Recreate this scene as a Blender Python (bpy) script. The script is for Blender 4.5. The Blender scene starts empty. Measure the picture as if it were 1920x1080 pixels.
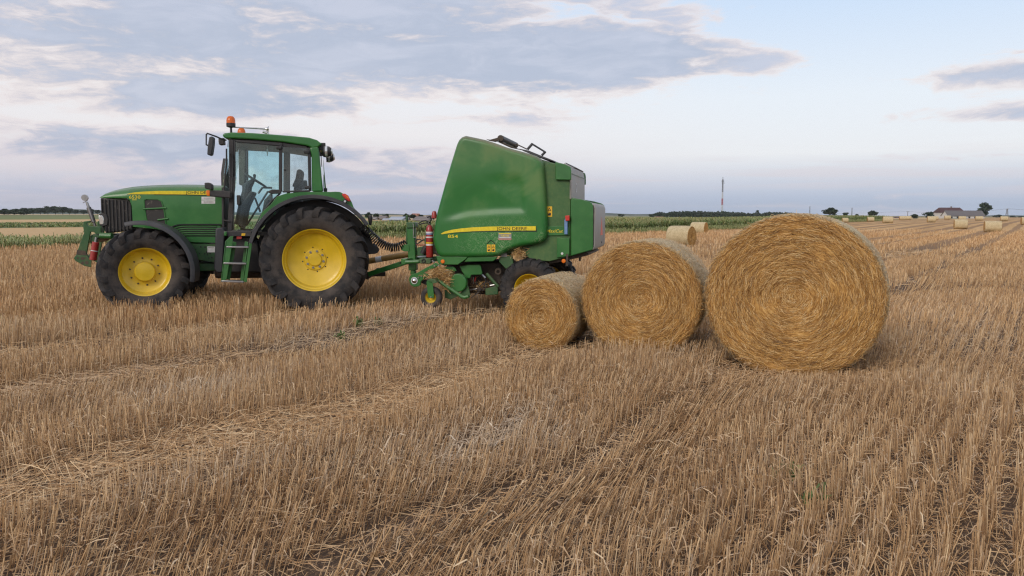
import bpy, bmesh, math, random
import numpy as np
from mathutils import Vector, Matrix, noise as mnoise

# ---------------------------------------------------------------- camera
scene = bpy.context.scene
F = 1478.0                      # focal length in pixels of a 1920 px wide frame
HC = 1.62                       # eye height
PITCH = math.atan((540 - 403) / F)
ROLL = math.radians(0.12)
_r = np.array([1.0, 0, 0])
_u = np.array([0, math.sin(PITCH), math.cos(PITCH)])
_f = np.array([0, math.cos(PITCH), -math.sin(PITCH)])
RIGHT = _r * math.cos(ROLL) + _u * math.sin(ROLL)
UP = -_r * math.sin(ROLL) + _u * math.cos(ROLL)
CAMP = np.array([0, 0, HC])
cam = bpy.data.cameras.new('camera')
cam.lens = F / 1920 * 36
cam.sensor_width = 36
cam.clip_start = 0.05
cam.clip_end = 20000
cam_o = bpy.data.objects.new('camera', cam)
scene.collection.objects.link(cam_o)
cam_o.matrix_world = Matrix(((RIGHT[0], UP[0], -_f[0], 0), (RIGHT[1], UP[1], -_f[1], 0),
                             (RIGHT[2], UP[2], -_f[2], HC), (0, 0, 0, 1)))
scene.camera = cam_o

# ---------------------------------------------------------------- world, sun, exposure
SUN_EL, SUN_AZ = 30.0, 212.0        # soft evening light from behind-left of the viewer (azimuth clockwise from +Y)
SKY_K = 0.1
scene.view_settings.view_transform = 'Standard'
scene.view_settings.look = 'None'
scene.view_settings.gamma = 1
scene.view_settings.exposure = 0.08
scene.view_settings.use_curve_mapping = False
scene.render.engine = 'CYCLES'
scene.cycles.use_denoising = True
scene.cycles.denoising_prefilter = 'NONE'     # keep the straw crisp
scene.cycles.filter_width = 1.25


def lin(r, g, b):
    def c(v):
        v /= 255.0
        return v / 12.92 if v <= 0.04045 else ((v + 0.055) / 1.055) ** 2.4
    return (c(r), c(g), c(b), 1)


def az_el(px, py):
    d = _f + RIGHT * ((px - 960) / F) + UP * ((540 - py) / F)
    return math.degrees(math.atan2(d[0], d[1])), math.degrees(math.asin(d[2] / np.linalg.norm(d)))


class NT:
    """small node-tree helper"""
    def __init__(s, nt):
        s.nt = nt
        nt.nodes.clear()

    def n(s, t, **kw):
        o = s.nt.nodes.new(t)
        for k, v in kw.items():
            setattr(o, k, v)
        return o

    def put(s, sock, v):
        if hasattr(v, 'is_output') or isinstance(v, bpy.types.NodeSocket):
            s.nt.links.new(v, sock)
        else:
            sock.default_value = v

    def m(s, op, a, b=None, c=None, clamp=False):
        o = s.n('ShaderNodeMath', operation=op, use_clamp=clamp)
        s.put(o.inputs[0], a)
        if b is not None:
            s.put(o.inputs[1], b)
        if c is not None:
            s.put(o.inputs[2], c)
        return o.outputs[0]

    def mix(s, f, a, b, blend='MIX'):
        o = s.n('ShaderNodeMix', data_type='RGBA', blend_type=blend)
        s.put(o.inputs[0], f)
        s.put(o.inputs[6], a)
        s.put(o.inputs[7], b)
        return o.outputs[2]

    def ramp(s, f, stops, interp='LINEAR'):
        o = s.n('ShaderNodeValToRGB')
        cr = o.color_ramp
        cr.interpolation = interp
        while len(cr.elements) < len(stops):
            cr.elements.new(0.5)
        for e, (p, c) in zip(cr.elements, stops):
            e.position = p
            e.color = c if len(c) == 4 else (*c, 1)
        s.put(o.inputs[0], f)
        return o.outputs[0]

    def smooth(s, v, a, b, lo=0.0, hi=1.0):
        o = s.n('ShaderNodeMapRange', interpolation_type='SMOOTHSTEP')
        s.put(o.inputs[0], v)
        o.inputs[1].default_value, o.inputs[2].default_value = a, b
        o.inputs[3].default_value, o.inputs[4].default_value = lo, hi
        return o.outputs[0]

    def noise(s, vec, scale=1.0, detail=2.0, rough=0.5, dist=0.0):
        o = s.n('ShaderNodeTexNoise')
        if vec is not None:
            s.put(o.inputs['Vector'], vec)
        o.inputs['Scale'].default_value = scale
        o.inputs['Detail'].default_value = detail
        o.inputs['Roughness'].default_value = rough
        o.inputs['Distortion'].default_value = dist
        return o.outputs[0]

    def xyz(s, x, y, z):
        o = s.n('ShaderNodeCombineXYZ')
        for i, v in enumerate((x, y, z)):
            s.put(o.inputs[i], v)
        return o.outputs[0]

    def sep(s, v):
        o = s.n('ShaderNodeSeparateXYZ')
        s.put(o.inputs[0], v)
        return o.outputs


def build_world():
    w = bpy.data.worlds.new('World')
    scene.world = w
    w.use_nodes = True
    g = NT(w.node_tree)
    tc = g.n('ShaderNodeTexCoord').outputs['Generated']
    nrm = g.n('ShaderNodeVectorMath', operation='NORMALIZE')
    g.put(nrm.inputs[0], tc)
    X, Y, Z = g.sep(nrm.outputs[0])[:3]
    A = g.m('MULTIPLY', g.m('ARCTAN2', X, Y), 57.29578)
    E = g.m('MULTIPLY', g.m('ARCSINE', Z), 57.29578)
    sky = g.n('ShaderNodeTexSky', sky_type='NISHITA', sun_disc=False)
    sky.sun_elevation = math.radians(SUN_EL)
    sky.sun_rotation = math.radians(SUN_AZ)
    sky.air_density, sky.dust_density = 1.0, 2.5
    # evening sky seen through a thin veil: colour by elevation, warmer to the left, bluer to the right
    e = g.m('DIVIDE', E, 40.0)
    left = g.ramp(e, [(0.0, lin(172, 181, 205)), (0.03, lin(186, 192, 213)), (0.075, lin(222, 218, 226)), (0.14, lin(240, 236, 238)),
                      (0.22, lin(238, 240, 245)), (0.35, lin(218, 230, 247)), (1.0, lin(190, 208, 238))])
    right = g.ramp(e, [(0.0, lin(174, 189, 213)), (0.03, lin(186, 198, 220)), (0.062, lin(210, 216, 230)), (0.105, lin(238, 240, 244)),
                       (0.20, lin(234, 241, 249)), (0.35, lin(208, 227, 250)), (1.0, lin(186, 206, 238))])
    side = g.smooth(A, -12, 22)
    veil = g.mix(side, left, right)
    # soft low stratus bands
    q = g.xyz(g.m('DIVIDE', A, 16.0), g.m('DIVIDE', E, 0.9), 0.0)
    band = g.smooth(g.noise(q, 1.0, 5, 0.55, 0.6), 0.45, 0.68)
    low = g.m('MULTIPLY', g.smooth(E, 5.6, 2.6), 0.45)
    veil = g.mix(g.m('MULTIPLY', band, low), veil, lin(222, 212, 218))
    # clouds
    wq = g.xyz(g.m('DIVIDE', A, 9.0), g.m('DIVIDE', E, 3.0), 3.7)
    warp = g.m('SUBTRACT', g.noise(wq, 1.3, 3, 0.5), 0.5)
    q2 = g.xyz(g.m('ADD', g.m('DIVIDE', A, 7.5), warp), g.m('ADD', g.m('DIVIDE', E, 1.75), g.m('MULTIPLY', warp, 1.2)), 1.3)
    n1 = g.noise(q2, 1.0, 10, 0.6, 0.25)
    q3 = g.xyz(g.m('DIVIDE', A, 2.0), g.m('DIVIDE', E, 0.62), 8.1)
    n2 = g.noise(q3, 1.0, 6, 0.62, 0.4)
    dens = g.m('ADD', g.m('MULTIPLY', n1, 0.86), g.m('MULTIPLY', n2, 0.26))
    blobs = [(760, 30, 480, 110, .36), (1040, 130, 300, 60, .36), (1280, 95, 170, 46, .22), (1450, 112, 80, 24, .16), (1560, 40, 190, 60, -.24), (760, 205, 130, 36, -.14), (1560, 220, 330, 60, -.10),
             (130, 30, 380, 70, .25), (230, 175, 420, 50, .26), (170, 224, 330, 13, -.16), (300, 100, 420, 40, .12), (540, 200, 190, 30, .22), (200, 268, 460, 40, .34), (560, 300, 330, 30, .16),
             (760, 340, 330, 24, .22), (960, 225, 180, 12, .15), (1890, 135, 160, 34, .40), (1910, 212, 150, 18, .38),
             (1720, -14, 240, 26, .24), (900, 300, 260, 18, .10), (1880, 292, 160, 9, .22), (150, 345, 500, 22, .20)]
    bias = 0.0
    for (px, py, rx, ry, amp) in blobs:
        a0, e0 = az_el(px, py)
        dx = g.m('DIVIDE', g.m('SUBTRACT', A, a0), rx * .0372)
        dy = g.m('DIVIDE', g.m('SUBTRACT', E, e0), ry * .0372)
        r2 = g.m('ADD', g.m('MULTIPLY', dx, dx), g.m('MULTIPLY', dy, dy))
        k = g.m('MULTIPLY', g.m('EXPONENT', g.m('MULTIPLY', r2, -0.9)), amp)
        bias = g.m('ADD', k, bias)
    rest = g.m('MULTIPLY', g.smooth(E, 13, 24), 0.20)      # broken cloud carries on overhead and all round
    away = g.m('MULTIPLY', g.m('MULTIPLY', g.smooth(g.m('ABSOLUTE', A), 34, 50), g.smooth(E, 2, 7)), 0.16)
    bias = g.m('ADD', bias, g.m('MAXIMUM', rest, away))
    dens = g.m('ADD', dens, bias)
    cov = g.smooth(dens, 0.67, 0.87)
    thick = g.smooth(dens, 0.74, 0.95)
    lit = g.mix(g.smooth(E, 3, 9), lin(224, 214, 221), lin(246, 229, 222))
    body = g.mix(g.smooth(E, 2, 12), lin(172, 183, 207), lin(180, 189, 209))
    body = g.mix(g.smooth(n1, 0.42, 0.66), body, lin(199, 204, 221))
    cl = g.mix(thick, lit, body)
    col = g.mix(g.m('MULTIPLY', cov, 0.92), veil, cl)
    sc = g.n('ShaderNodeVectorMath', operation='SCALE')
    g.put(sc.inputs[0], col)
    sc.inputs['Scale'].default_value = 1.0 / SKY_K
    fin = g.mix(0.10, sc.outputs[0], sky.outputs[0])
    bg = g.n('ShaderNodeBackground')
    g.put(bg.inputs['Color'], fin)
    bg.inputs['Strength'].default_value = SKY_K
    out = g.n('ShaderNodeOutputWorld')
    g.put(out.inputs['Surface'], bg.outputs[0])


build_world()
sun = bpy.data.lights.new('sun', 'SUN')
sun.energy = 1.5
sun.angle = math.radians(25)
sun.color = (1.0, 0.90, 0.80)
sun_o = bpy.data.objects.new('sun', sun)
scene.collection.objects.link(sun_o)
_az, _el = math.radians(SUN_AZ), math.radians(SUN_EL)
_sd = Vector((math.sin(_az) * math.cos(_el), math.cos(_az) * math.cos(_el), math.sin(_el)))
sun_o.rotation_euler = _sd.to_track_quat('Z', 'Y').to_euler()
sun_o.location = (0, 0, 30)

# ---------------------------------------------------------------- measuring helpers
RNG = np.random.default_rng(11)
random.seed(5)


def ray(px, py):
    return _f + RIGHT * ((px - 960) / F) + UP * ((540 - py) / F)


def ground(px, py, z=0.0):
    d = ray(px, py)
    return CAMP + d * ((z - HC) / d[2])


def at_depth(px, py, Y):
    d = ray(px, py)
    return CAMP + d * (Y / d[1])


class Frame:
    """a machine's own axes: X forward, Y towards its left side, Z up"""
    def __init__(s, ox, oy, yaw):
        s.o = np.array([ox, oy, 0.0])
        s.yaw = math.radians(yaw)
        s.c, s.s = math.cos(s.yaw), math.sin(s.yaw)

    def loc(s, v):
        return np.array([s.c * v[0] + s.s * v[1], -s.s * v[0] + s.c * v[1], v[2]])

    def at(s, p, yl):
        d = s.loc(ray(*p))
        o = s.loc(CAMP - s.o)
        q = o + d * ((yl - o[1]) / d[1])
        return (float(q[0]), float(q[2]))

    def pts(s, ps, yl):
        return [s.at(p, yl) for p in ps]

    def p3(s, p, yl):
        x, z = s.at(p, yl)
        return (x, yl, z)

    def world(s, x, y):
        return s.o[0] + s.c * x - s.s * y, s.o[1] + s.s * x + s.c * y


def crop(x0, y0, k):
    return lambda x, y: (x0 + x / k, y0 + y / k)


cA, cB, cC = crop(120, 200, 2.8433), crop(360, 200, 5.3333), crop(360, 380, 5.1417)
cD, cE, cH = crop(660, 380, 5.1433), crop(780, 230, 4.0), crop(130, 350, 6.75)
cI, cJ, cK = crop(370, 320, 4.907), crop(750, 470, 9.0), crop(980, 280, 4.5)
cL, cM, cN = crop(860, 240, 10.667), crop(680, 380, 10.8), crop(240, 340, 6.0)

TR = Frame(-3.473, 14.029, 191)
BA = Frame(0.501, 13.474, 168)
TH = math.radians(33.8)
SU, CU = math.sin(TH), math.cos(TH)


def to_uv(x, y):
    return x * SU + y * CU, x * CU - y * SU


def from_uv(u, v):
    return u * SU + v * CU, u * CU - v * SU


def sstep(a, b, x):
    t = np.clip((x - a) / (b - a), 0.0, 1.0)
    return t * t * (3 - 2 * t)


def gz(x, y):
    """height of the land"""
    x = np.asarray(x, float)
    y = np.asarray(y, float)
    d = np.hypot(x, y)
    near = 0.02 * np.sin(x * 1.1 + 0.6) * np.sin(y * 0.83 + 1.0) + 0.012 * np.sin(x * 2.3 - y * 1.7)
    near = near * (1 - sstep(40, 90, d))
    az = np.degrees(np.arctan2(x, np.maximum(y, 1e-3)))
    hump = 0.40 * sstep(85, 165, d) * (1 - sstep(260, 520, d)) * sstep(14, 22, az) * (y > 0)
    rise = 1.15 * sstep(200, 700, d) * (1 - sstep(2000, 4000, d)) * (1 - sstep(-25, -16, az)) * (y > 0)
    return near + hump + rise


# ---------------------------------------------------------------- scene objects
COL = scene.collection


def props(o, label=None, cat=None, group=None, kind=None):
    if label:
        o['label'] = label
    if cat:
        o['category'] = cat
    if group:
        o['group'] = group
    if kind:
        o['kind'] = kind
    return o


def empty(name, loc=(0, 0, 0), rz=0.0, parent=None):
    o = bpy.data.objects.new(name, None)
    o.empty_display_size = 0.2
    o.location = loc
    o.rotation_euler = (0, 0, rz)
    o.parent = parent
    COL.objects.link(o)
    return o


def link(name, me, mats, parent=None, loc=None, rot=None, bevel=0.0, seg=2, ang=32):
    if not isinstance(mats, (list, tuple)):
        mats = [mats]
    if not me.materials:
        for m in mats:
            me.materials.append(m)
    o = bpy.data.objects.new(name, me)
    COL.objects.link(o)
    o.parent = parent
    if loc is not None:
        o.location = loc
    if rot is not None:
        o.rotation_euler = rot
    if bevel:
        b = o.modifiers.new('bevel', 'BEVEL')
        b.width = bevel
        b.segments = seg
        b.limit_method = 'ANGLE'
        b.angle_limit = math.radians(35)
    return o


def copy_tree(o, parent=None):
    c = o.copy()
    COL.objects.link(c)
    c.parent = parent
    for ch in [x for x in bpy.data.objects if x.parent == o]:
        copy_tree(ch, c)
    return c


class MB:
    def __init__(s):
        s.v, s.f, s.mi = [], [], []

    def add(s, vs, fs, mi=0):
        n = len(s.v)
        s.v += [tuple(map(float, p)) for p in vs]
        s.f += [tuple(i + n for i in q) for q in fs]
        s.mi += [mi] * len(fs)
        return s

    def box(s, c, sz, R=None, mi=0):
        hx, hy, hz = sz[0] / 2, sz[1] / 2, sz[2] / 2
        vs = [Vector((a * hx, b * hy, d * hz)) for d in (-1, 1) for b in (-1, 1) for a in (-1, 1)]
        if R is not None:
            vs = [R @ p for p in vs]
        vs = [p + Vector(c) for p in vs]
        return s.add(vs, [(0, 2, 3, 1), (4, 5, 7, 6), (0, 1, 5, 4), (2, 6, 7, 3), (0, 4, 6, 2), (1, 3, 7, 5)], mi)

    def bar(s, a, b, w, h, upv=(0, 0, 1), mi=0):
        """rectangular bar from a to b; w across, h along upv"""
        a, b = Vector(a), Vector(b)
        d = (b - a)
        L = d.length
        d.normalize()
        side = d.cross(Vector(upv))
        if side.length < 1e-4:
            side = d.cross(Vector((0, 1, 0)))
        side.normalize()
        up = side.cross(d)
        R = Matrix((d, side, up)).transposed()
        return s.box((a + b) / 2, (L, w, h), R, mi)

    def prism(s, poly, y0, y1, mi=0):
        """outline in XZ extruded along Y"""
        n = len(poly)
        vs = [(x, y0, z) for x, z in poly] + [(x, y1, z) for x, z in poly]
        fs = [tuple(range(n)), tuple(range(2 * n - 1, n - 1, -1))]
        fs += [(i, i + n, (i + 1) % n + n, (i + 1) % n) for i in range(n)]
        return s.add(vs, fs, mi)

    def lathe(s, prof, n=32, c=(0, 0, 0), axis='y', mi=0, close=False, a0=0, a1=2 * math.pi):
        """profile of (radius, offset along the axis)"""
        full = abs(a1 - a0 - 2 * math.pi) < 1e-6
        m = n if full else n + 1
        vs = []
        for i in range(m):
            a = a0 + (a1 - a0) * i / n
            ca, sa = math.cos(a), math.sin(a)
            for r, t in prof:
                if axis == 'y':
                    p = (r * ca, t, r * sa)
                elif axis == 'z':
                    p = (r * ca, r * sa, t)
                else:
                    p = (t, r * ca, r * sa)
                vs.append((p[0] + c[0], p[1] + c[1], p[2] + c[2]))
        k = len(prof)
        fs = []
        for i in range(n):
            j = (i + 1) % m
            for q in range(k - 1):
                fs.append((i * k + q, i * k + q + 1, j * k + q + 1, j * k + q))
            if close:
                fs.append((i * k + k - 1, i * k, j * k, j * k + k - 1))
        return s.add(vs, fs, mi)

    def tube(s, pts, r, n=8, mi=0, cap=True):
        pts = [Vector(p) for p in pts]
        rs = r if isinstance(r, (list, tuple)) else [r] * len(pts)
        vs, fs = [], []
        prev = None
        for i, p in enumerate(pts):
            if i == 0:
                d = pts[1] - p
            elif i == len(pts) - 1:
                d = p - pts[i - 1]
            else:
                d = (pts[i + 1] - p).normalized() + (p - pts[i - 1]).normalized()
            d.normalize()
            ref = prev if prev is not None else (Vector((0, 0, 1)) if abs(d.z) < .9 else Vector((1, 0, 0)))
            a = (ref - d * ref.dot(d))
            if a.length < 1e-5:
                a = d.orthogonal()
            a.normalize()
            prev = a
            b = d.cross(a)
            for k in range(n):
                t = 2 * math.pi * k / n
                vs.append(p + a * (rs[i] * math.cos(t)) + b * (rs[i] * math.sin(t)))
        for i in range(len(pts) - 1):
            for k in range(n):
                fs.append((i * n + k, i * n + (k + 1) % n, (i + 1) * n + (k + 1) % n, (i + 1) * n + k))
        if cap:
            fs.append(tuple(range(n - 1, -1, -1)))
            fs.append(tuple(range((len(pts) - 1) * n, len(pts) * n)))
        return s.add(vs, fs, mi)

    def loft(s, rings, cap=True, mi=0, closed=True):
        n = len(rings[0])
        vs = [p for r in rings for p in r]
        fs = []
        for i in range(len(rings) - 1):
            for k in range(n if closed else n - 1):
                fs.append((i * n + k, i * n + (k + 1) % n, (i + 1) * n + (k + 1) % n, (i + 1) * n + k))
        if cap:
            fs.append(tuple(range(n - 1, -1, -1)))
            fs.append(tuple(range((len(rings) - 1) * n, len(rings) * n)))
        return s.add(vs, fs, mi)

    def disc(s, c, r, n=16, y=None, mi=0):
        vs = [(c[0] + r * math.cos(2 * math.pi * i / n), c[1], c[2] + r * math.sin(2 * math.pi * i / n)) for i in range(n)]
        return s.add(vs, [tuple(range(n))], mi)

    def mesh(s, name, ang=32, fix=True):
        me = bpy.data.meshes.new(name)
        me.from_pydata(s.v, [], s.f)
        if any(s.mi):
            me.polygons.foreach_set('material_index', s.mi)
        if fix:
            bm = bmesh.new()
            bm.from_mesh(me)
            bmesh.ops.recalc_face_normals(bm, faces=bm.faces)
            bm.to_mesh(me)
            bm.free()
        me.polygons.foreach_set('use_smooth', [True] * len(me.polygons))
        me.set_sharp_from_angle(angle=math.radians(ang))
        me.update()
        return me

    def build(s, name, mats, parent=None, bevel=0.0, seg=2, ang=32, loc=None, rot=None):
        return link(name, s.mesh(name, ang), mats, parent, loc, rot, bevel, seg)


def np_mesh(name, verts, faces4=None, faces3=None, attrs=None, smooth=False):
    """fast mesh from numpy arrays"""
    me = bpy.data.meshes.new(name)
    fl, tot = [], []
    if faces4 is not None and len(faces4):
        fl.append(np.asarray(faces4, np.int32).ravel())
        tot.append(np.full(len(faces4), 4, np.int32))
    if faces3 is not None and len(faces3):
        fl.append(np.asarray(faces3, np.int32).ravel())
        tot.append(np.full(len(faces3), 3, np.int32))
    fl = np.concatenate(fl)
    tot = np.concatenate(tot)
    st = np.concatenate([[0], np.cumsum(tot)[:-1]]).astype(np.int32)
    me.vertices.add(len(verts))
    me.vertices.foreach_set('co', np.asarray(verts, np.float32).ravel())
    me.loops.add(len(fl))
    me.loops.foreach_set('vertex_index', fl)
    me.polygons.add(len(tot))
    me.polygons.foreach_set('loop_start', st)
    me.polygons.foreach_set('loop_total', tot)
    if smooth:
        me.polygons.foreach_set('use_smooth', np.ones(len(tot), bool))
    for k, a in (attrs or {}).items():
        at = me.attributes.new(k, 'FLOAT_COLOR', 'POINT')
        c = np.ones((len(verts), 4), np.float32)
        c[:, :a.shape[1]] = a
        at.data.foreach_set('color', c.ravel())
    me.update()
    me.validate()
    return me


# ---------------------------------------------------------------- materials
def new_mat(name):
    m = bpy.data.materials.new(name)
    m.use_nodes = True
    return m, NT(m.node_tree)


def finish(g, col, rough=0.6, metal=0.0, spec=0.5, coat=0.0, bump=None, bump_s=0.3, bump_d=0.01, sheen=0):
    b = g.n('ShaderNodeBsdfPrincipled')
    g.put(b.inputs['Base Color'], col)
    g.put(b.inputs['Roughness'], rough)
    g.put(b.inputs['Metallic'], metal)
    b.inputs['Specular IOR Level'].default_value = spec
    b.inputs['Coat Weight'].default_value = coat
    b.inputs['Coat Roughness'].default_value = 0.12
    if bump is not None:
        bn = g.n('ShaderNodeBump')
        bn.inputs['Strength'].default_value = bump_s
        bn.inputs['Distance'].default_value = bump_d
        g.put(bn.inputs['Height'], bump)
        g.put(b.inputs['Normal'], bn.outputs[0])
    o = g.n('ShaderNodeOutputMaterial')
    g.put(o.inputs[0], b.outputs[0])
    return b


def paint(name, c, rough=0.35, dust=(0.30, 0.24, 0.14), dust_amt=0.25, metal=0.0, coat=0.2, scale=3.0, up=0.3, spec=0.5):
    """weathered coat of paint: colour drift, dry field dust, fine relief"""
    m, g = new_mat(name)
    tc = g.n('ShaderNodeTexCoord').outputs['Object']
    n1 = g.noise(tc, scale, 6, 0.6)
    n2 = g.noise(tc, scale * 14, 4, 0.6)
    c4 = (*c, 1)
    dark = tuple(v * 0.78 for v in c) + (1,)
    col = g.mix(g.smooth(n1, 0.3, 0.7), dark, c4)
    f = g.m('MULTIPLY', g.m('ADD', g.m('MULTIPLY', g.smooth(n1, 0.40, 0.75), 0.8), g.m('MULTIPLY', g.smooth(n2, 0.45, 0.75), 0.5)), dust_amt, clamp=True)
    col = g.mix(f, col, (*dust, 1))
    nz = g.sep(g.n('ShaderNodeNewGeometry').outputs['Normal'])[2]
    lay = g.m('MULTIPLY', g.m('MULTIPLY', g.smooth(nz, 0.35, 0.95), g.smooth(n2, 0.25, 0.65)), up)     # field dust settled on ledges
    col = g.mix(lay, col, (0.27, 0.215, 0.145, 1))
    r = g.m('ADD', rough, g.m('MULTIPLY', f, 0.5))
    finish(g, col, r, metal, spec, coat, n2, 0.06, 0.004)
    return m


def flat(name, c, rough=0.5, metal=0.0, spec=0.5, emit=None):
    m, g = new_mat(name)
    tc = g.n('ShaderNodeTexCoord').outputs['Object']
    n = g.noise(tc, 25, 3, 0.5)
    col = g.mix(g.smooth(n, 0.35, 0.7), tuple(v * .85 for v in c) + (1,), (*c, 1))
    finish(g, col, rough, metal, spec)
    return m


GREEN = (0.024, 0.160, 0.028)
M_GREEN = paint('green_paint', GREEN, 0.33, (0.14, 0.19, 0.07), 0.15, up=0.35)
M_GREEN_DUSTY = paint('dusty_green_paint', (0.034, 0.125, 0.028), 0.5, (0.16, 0.20, 0.075), 0.55, coat=0, scale=1.6, up=0.6)
M_GREEN_FRAME = paint('green_frame_paint', (0.022, 0.105, 0.026), 0.45, (0.20, 0.15, 0.08), 0.32)
M_GREEN_LIGHT = paint('green_bright_paint', (0.032, 0.16, 0.034), 0.4, (0.16, 0.16, 0.08), 0.18)
M_YELLOW = paint('yellow_paint', (0.74, 0.50, 0.010), 0.38, (0.45, 0.33, 0.14), 0.16, coat=0.25)
M_DECAL = flat('yellow_decal', (0.80, 0.62, 0.02), 0.35)
M_BLACK = flat('black_print', (0.010, 0.010, 0.010), 0.4)
M_DARK = paint('black_plastic', (0.022, 0.022, 0.024), 0.5, (0.16, 0.13, 0.10), 0.22, coat=0)
M_GREY = paint('grey_plastic', (0.036, 0.038, 0.043), 0.5, (0.16, 0.14, 0.12), 0.16, coat=0, up=0.12)
M_STEEL = paint('bare_steel', (0.42, 0.42, 0.42), 0.3, (0.30, 0.22, 0.14), 0.2, metal=0.9, coat=0)
M_RUST = paint('dirty_iron', (0.055, 0.042, 0.034), 0.7, (0.20, 0.14, 0.08), 0.5, coat=0)
M_REAR = paint('pale_grey_panel', (0.36, 0.35, 0.32), 0.5, (0.36, 0.29, 0.20), 0.35, coat=0)
M_RED = paint('red_paint', (0.36, 0.026, 0.022), 0.3, (0.3, 0.2, 0.14), 0.12)
M_ORANGE = flat('orange_reflector', (0.85, 0.20, 0.015), 0.25)
M_REDLENS = flat('red_lens', (0.60, 0.05, 0.035), 0.2)
M_WHITE = flat('white_sticker', (0.70, 0.70, 0.68), 0.5)
M_GREYPRINT = flat('grey_print', (0.30, 0.29, 0.27), 0.5)
M_WARN = flat('yellow_warning_sticker', (0.80, 0.47, 0.02), 0.4)
M_BLUE = flat('pale_blue_plastic', (0.16, 0.28, 0.50), 0.4)
M_SHAFT = paint('ochre_shaft_guard', (0.36, 0.21, 0.055), 0.55, (0.35, 0.26, 0.16), 0.5, coat=0)
M_CHROME = flat('chrome', (0.65, 0.63, 0.60), 0.15, 1.0)
M_LAMP = flat('lamp_glass', (0.75, 0.75, 0.72), 0.08, 0.6)
M_SEAT = flat('seat_fabric', (0.035, 0.035, 0.038), 0.9)
M_INNER = flat('cab_lining', (0.16, 0.15, 0.13), 0.8)


def mat_panel():
    """big side shield: dust drift, pale straw scuffs low down"""
    m, g = new_mat('scuffed_green_panel')
    tc = g.n('ShaderNodeTexCoord').outputs['Object']
    x, y, z = g.sep(tc)[:3]
    n1 = g.noise(tc, 1.4, 5, 0.55, 0.6)
    n2 = g.noise(tc, 45, 4, 0.6)
    col = g.mix(g.smooth(n1, 0.3, 0.7), (0.020, 0.140, 0.025, 1), (0.031, 0.178, 0.034, 1))
    dust = g.m('MULTIPLY', g.smooth(n1, 0.42, 0.66), g.smooth(z, 1.25, 1.9))
    col = g.mix(g.m('MULTIPLY', dust, 0.55), col, (0.15, 0.215, 0.07, 1))
    top = g.m('MULTIPLY', g.smooth(z, 2.0, 2.9), 0.18)
    col = g.mix(top, col, (0.16, 0.16, 0.11, 1))
    nz = g.sep(g.n('ShaderNodeNewGeometry').outputs['Normal'])[2]
    col = g.mix(g.m('MULTIPLY', g.m('MULTIPLY', g.smooth(nz, 0.22, 0.75), g.smooth(n2, 0.2, 0.6)), 0.75), col, (0.22, 0.17, 0.125, 1))
    scr = 0.0
    for ang, sc, off in ((0.9, 9.0, 0.0), (-0.75, 8.0, 3.0), (0.35, 8.0, 7.0), (1.25, 10.0, 9.0)):
        ca, sa = math.cos(ang), math.sin(ang)
        p = g.m('ADD', g.m('MULTIPLY', x, ca), g.m('MULTIPLY', z, sa))
        q = g.m('ADD', g.m('MULTIPLY', x, -sa), g.m('MULTIPLY', z, ca))
        v = g.xyz(g.m('MULTIPLY', p, sc), g.m('MULTIPLY', q, sc * 17), off)
        s = g.smooth(g.noise(v, 1.0, 2, 0.5), 0.615, 0.68)
        scr = g.m('MAXIMUM', s, scr)
    mask = g.m('MULTIPLY', g.smooth(z, 1.75, 1.25), g.smooth(g.noise(tc, 2.6, 3, 0.5), 0.36, 0.55))
    mask = g.m('MULTIPLY', mask, g.smooth(x, 1.5, 0.4))
    col = g.mix(g.m('MULTIPLY', g.m('MULTIPLY', scr, mask), 0.8), col, (0.36, 0.44, 0.26, 1))
    finish(g, col, g.m('ADD', 0.38, g.m('MULTIPLY', dust, 0.2)), 0, 0.4, 0.05, n2, 0.05, 0.004)
    return m


M_PANEL = mat_panel()


def mat_tyre(rim, R):
    m, g = new_mat('tyre_rubber')
    tc = g.n('ShaderNodeTexCoord').outputs['Object']
    x, y, z = g.sep(tc)[:3]
    n = g.noise(tc, 6, 5, 0.6)
    n2 = g.noise(tc, 60, 3, 0.6)
    col = g.mix(g.smooth(n, 0.35, 0.7), (0.016, 0.016, 0.017, 1), (0.034, 0.031, 0.030, 1))
    r = g.m('SQRT', g.m('ADD', g.m('MULTIPLY', x, x), g.m('MULTIPLY', z, z)))
    # dried soil on the lower sidewall next to the rim
    d = g.m('MULTIPLY', g.smooth(n, 0.35, 0.65), g.m('MULTIPLY', g.smooth(n2, 0.3, 0.7), 0.5))
    col = g.mix(d, col, (0.085, 0.070, 0.058, 1))
    soil = g.m('MULTIPLY', g.smooth(r, rim + (R - rim) * .62, rim + (R - rim) * .15), g.smooth(n, 0.25, 0.6))
    col = g.mix(g.m('MULTIPLY', soil, 0.42), col, (0.115, 0.090, 0.070, 1))
    n4 = g.noise(tc, 14, 4, 0.6)
    col = g.mix(g.m('MULTIPLY', g.m('MULTIPLY', g.smooth(r, R * .93, R), g.smooth(n4, 0.45, 0.65)), 0.28), col, (0.14, 0.105, 0.075, 1))
    finish(g, col, 0.75, 0, 0.35, 0, n2, 0.2, 0.004)
    return m


M_TYRE = mat_tyre(.24, .475)
M_TYRE_REAR, M_TYRE_FRONT = mat_tyre(.512, .885), mat_tyre(.385, .70)


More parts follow.
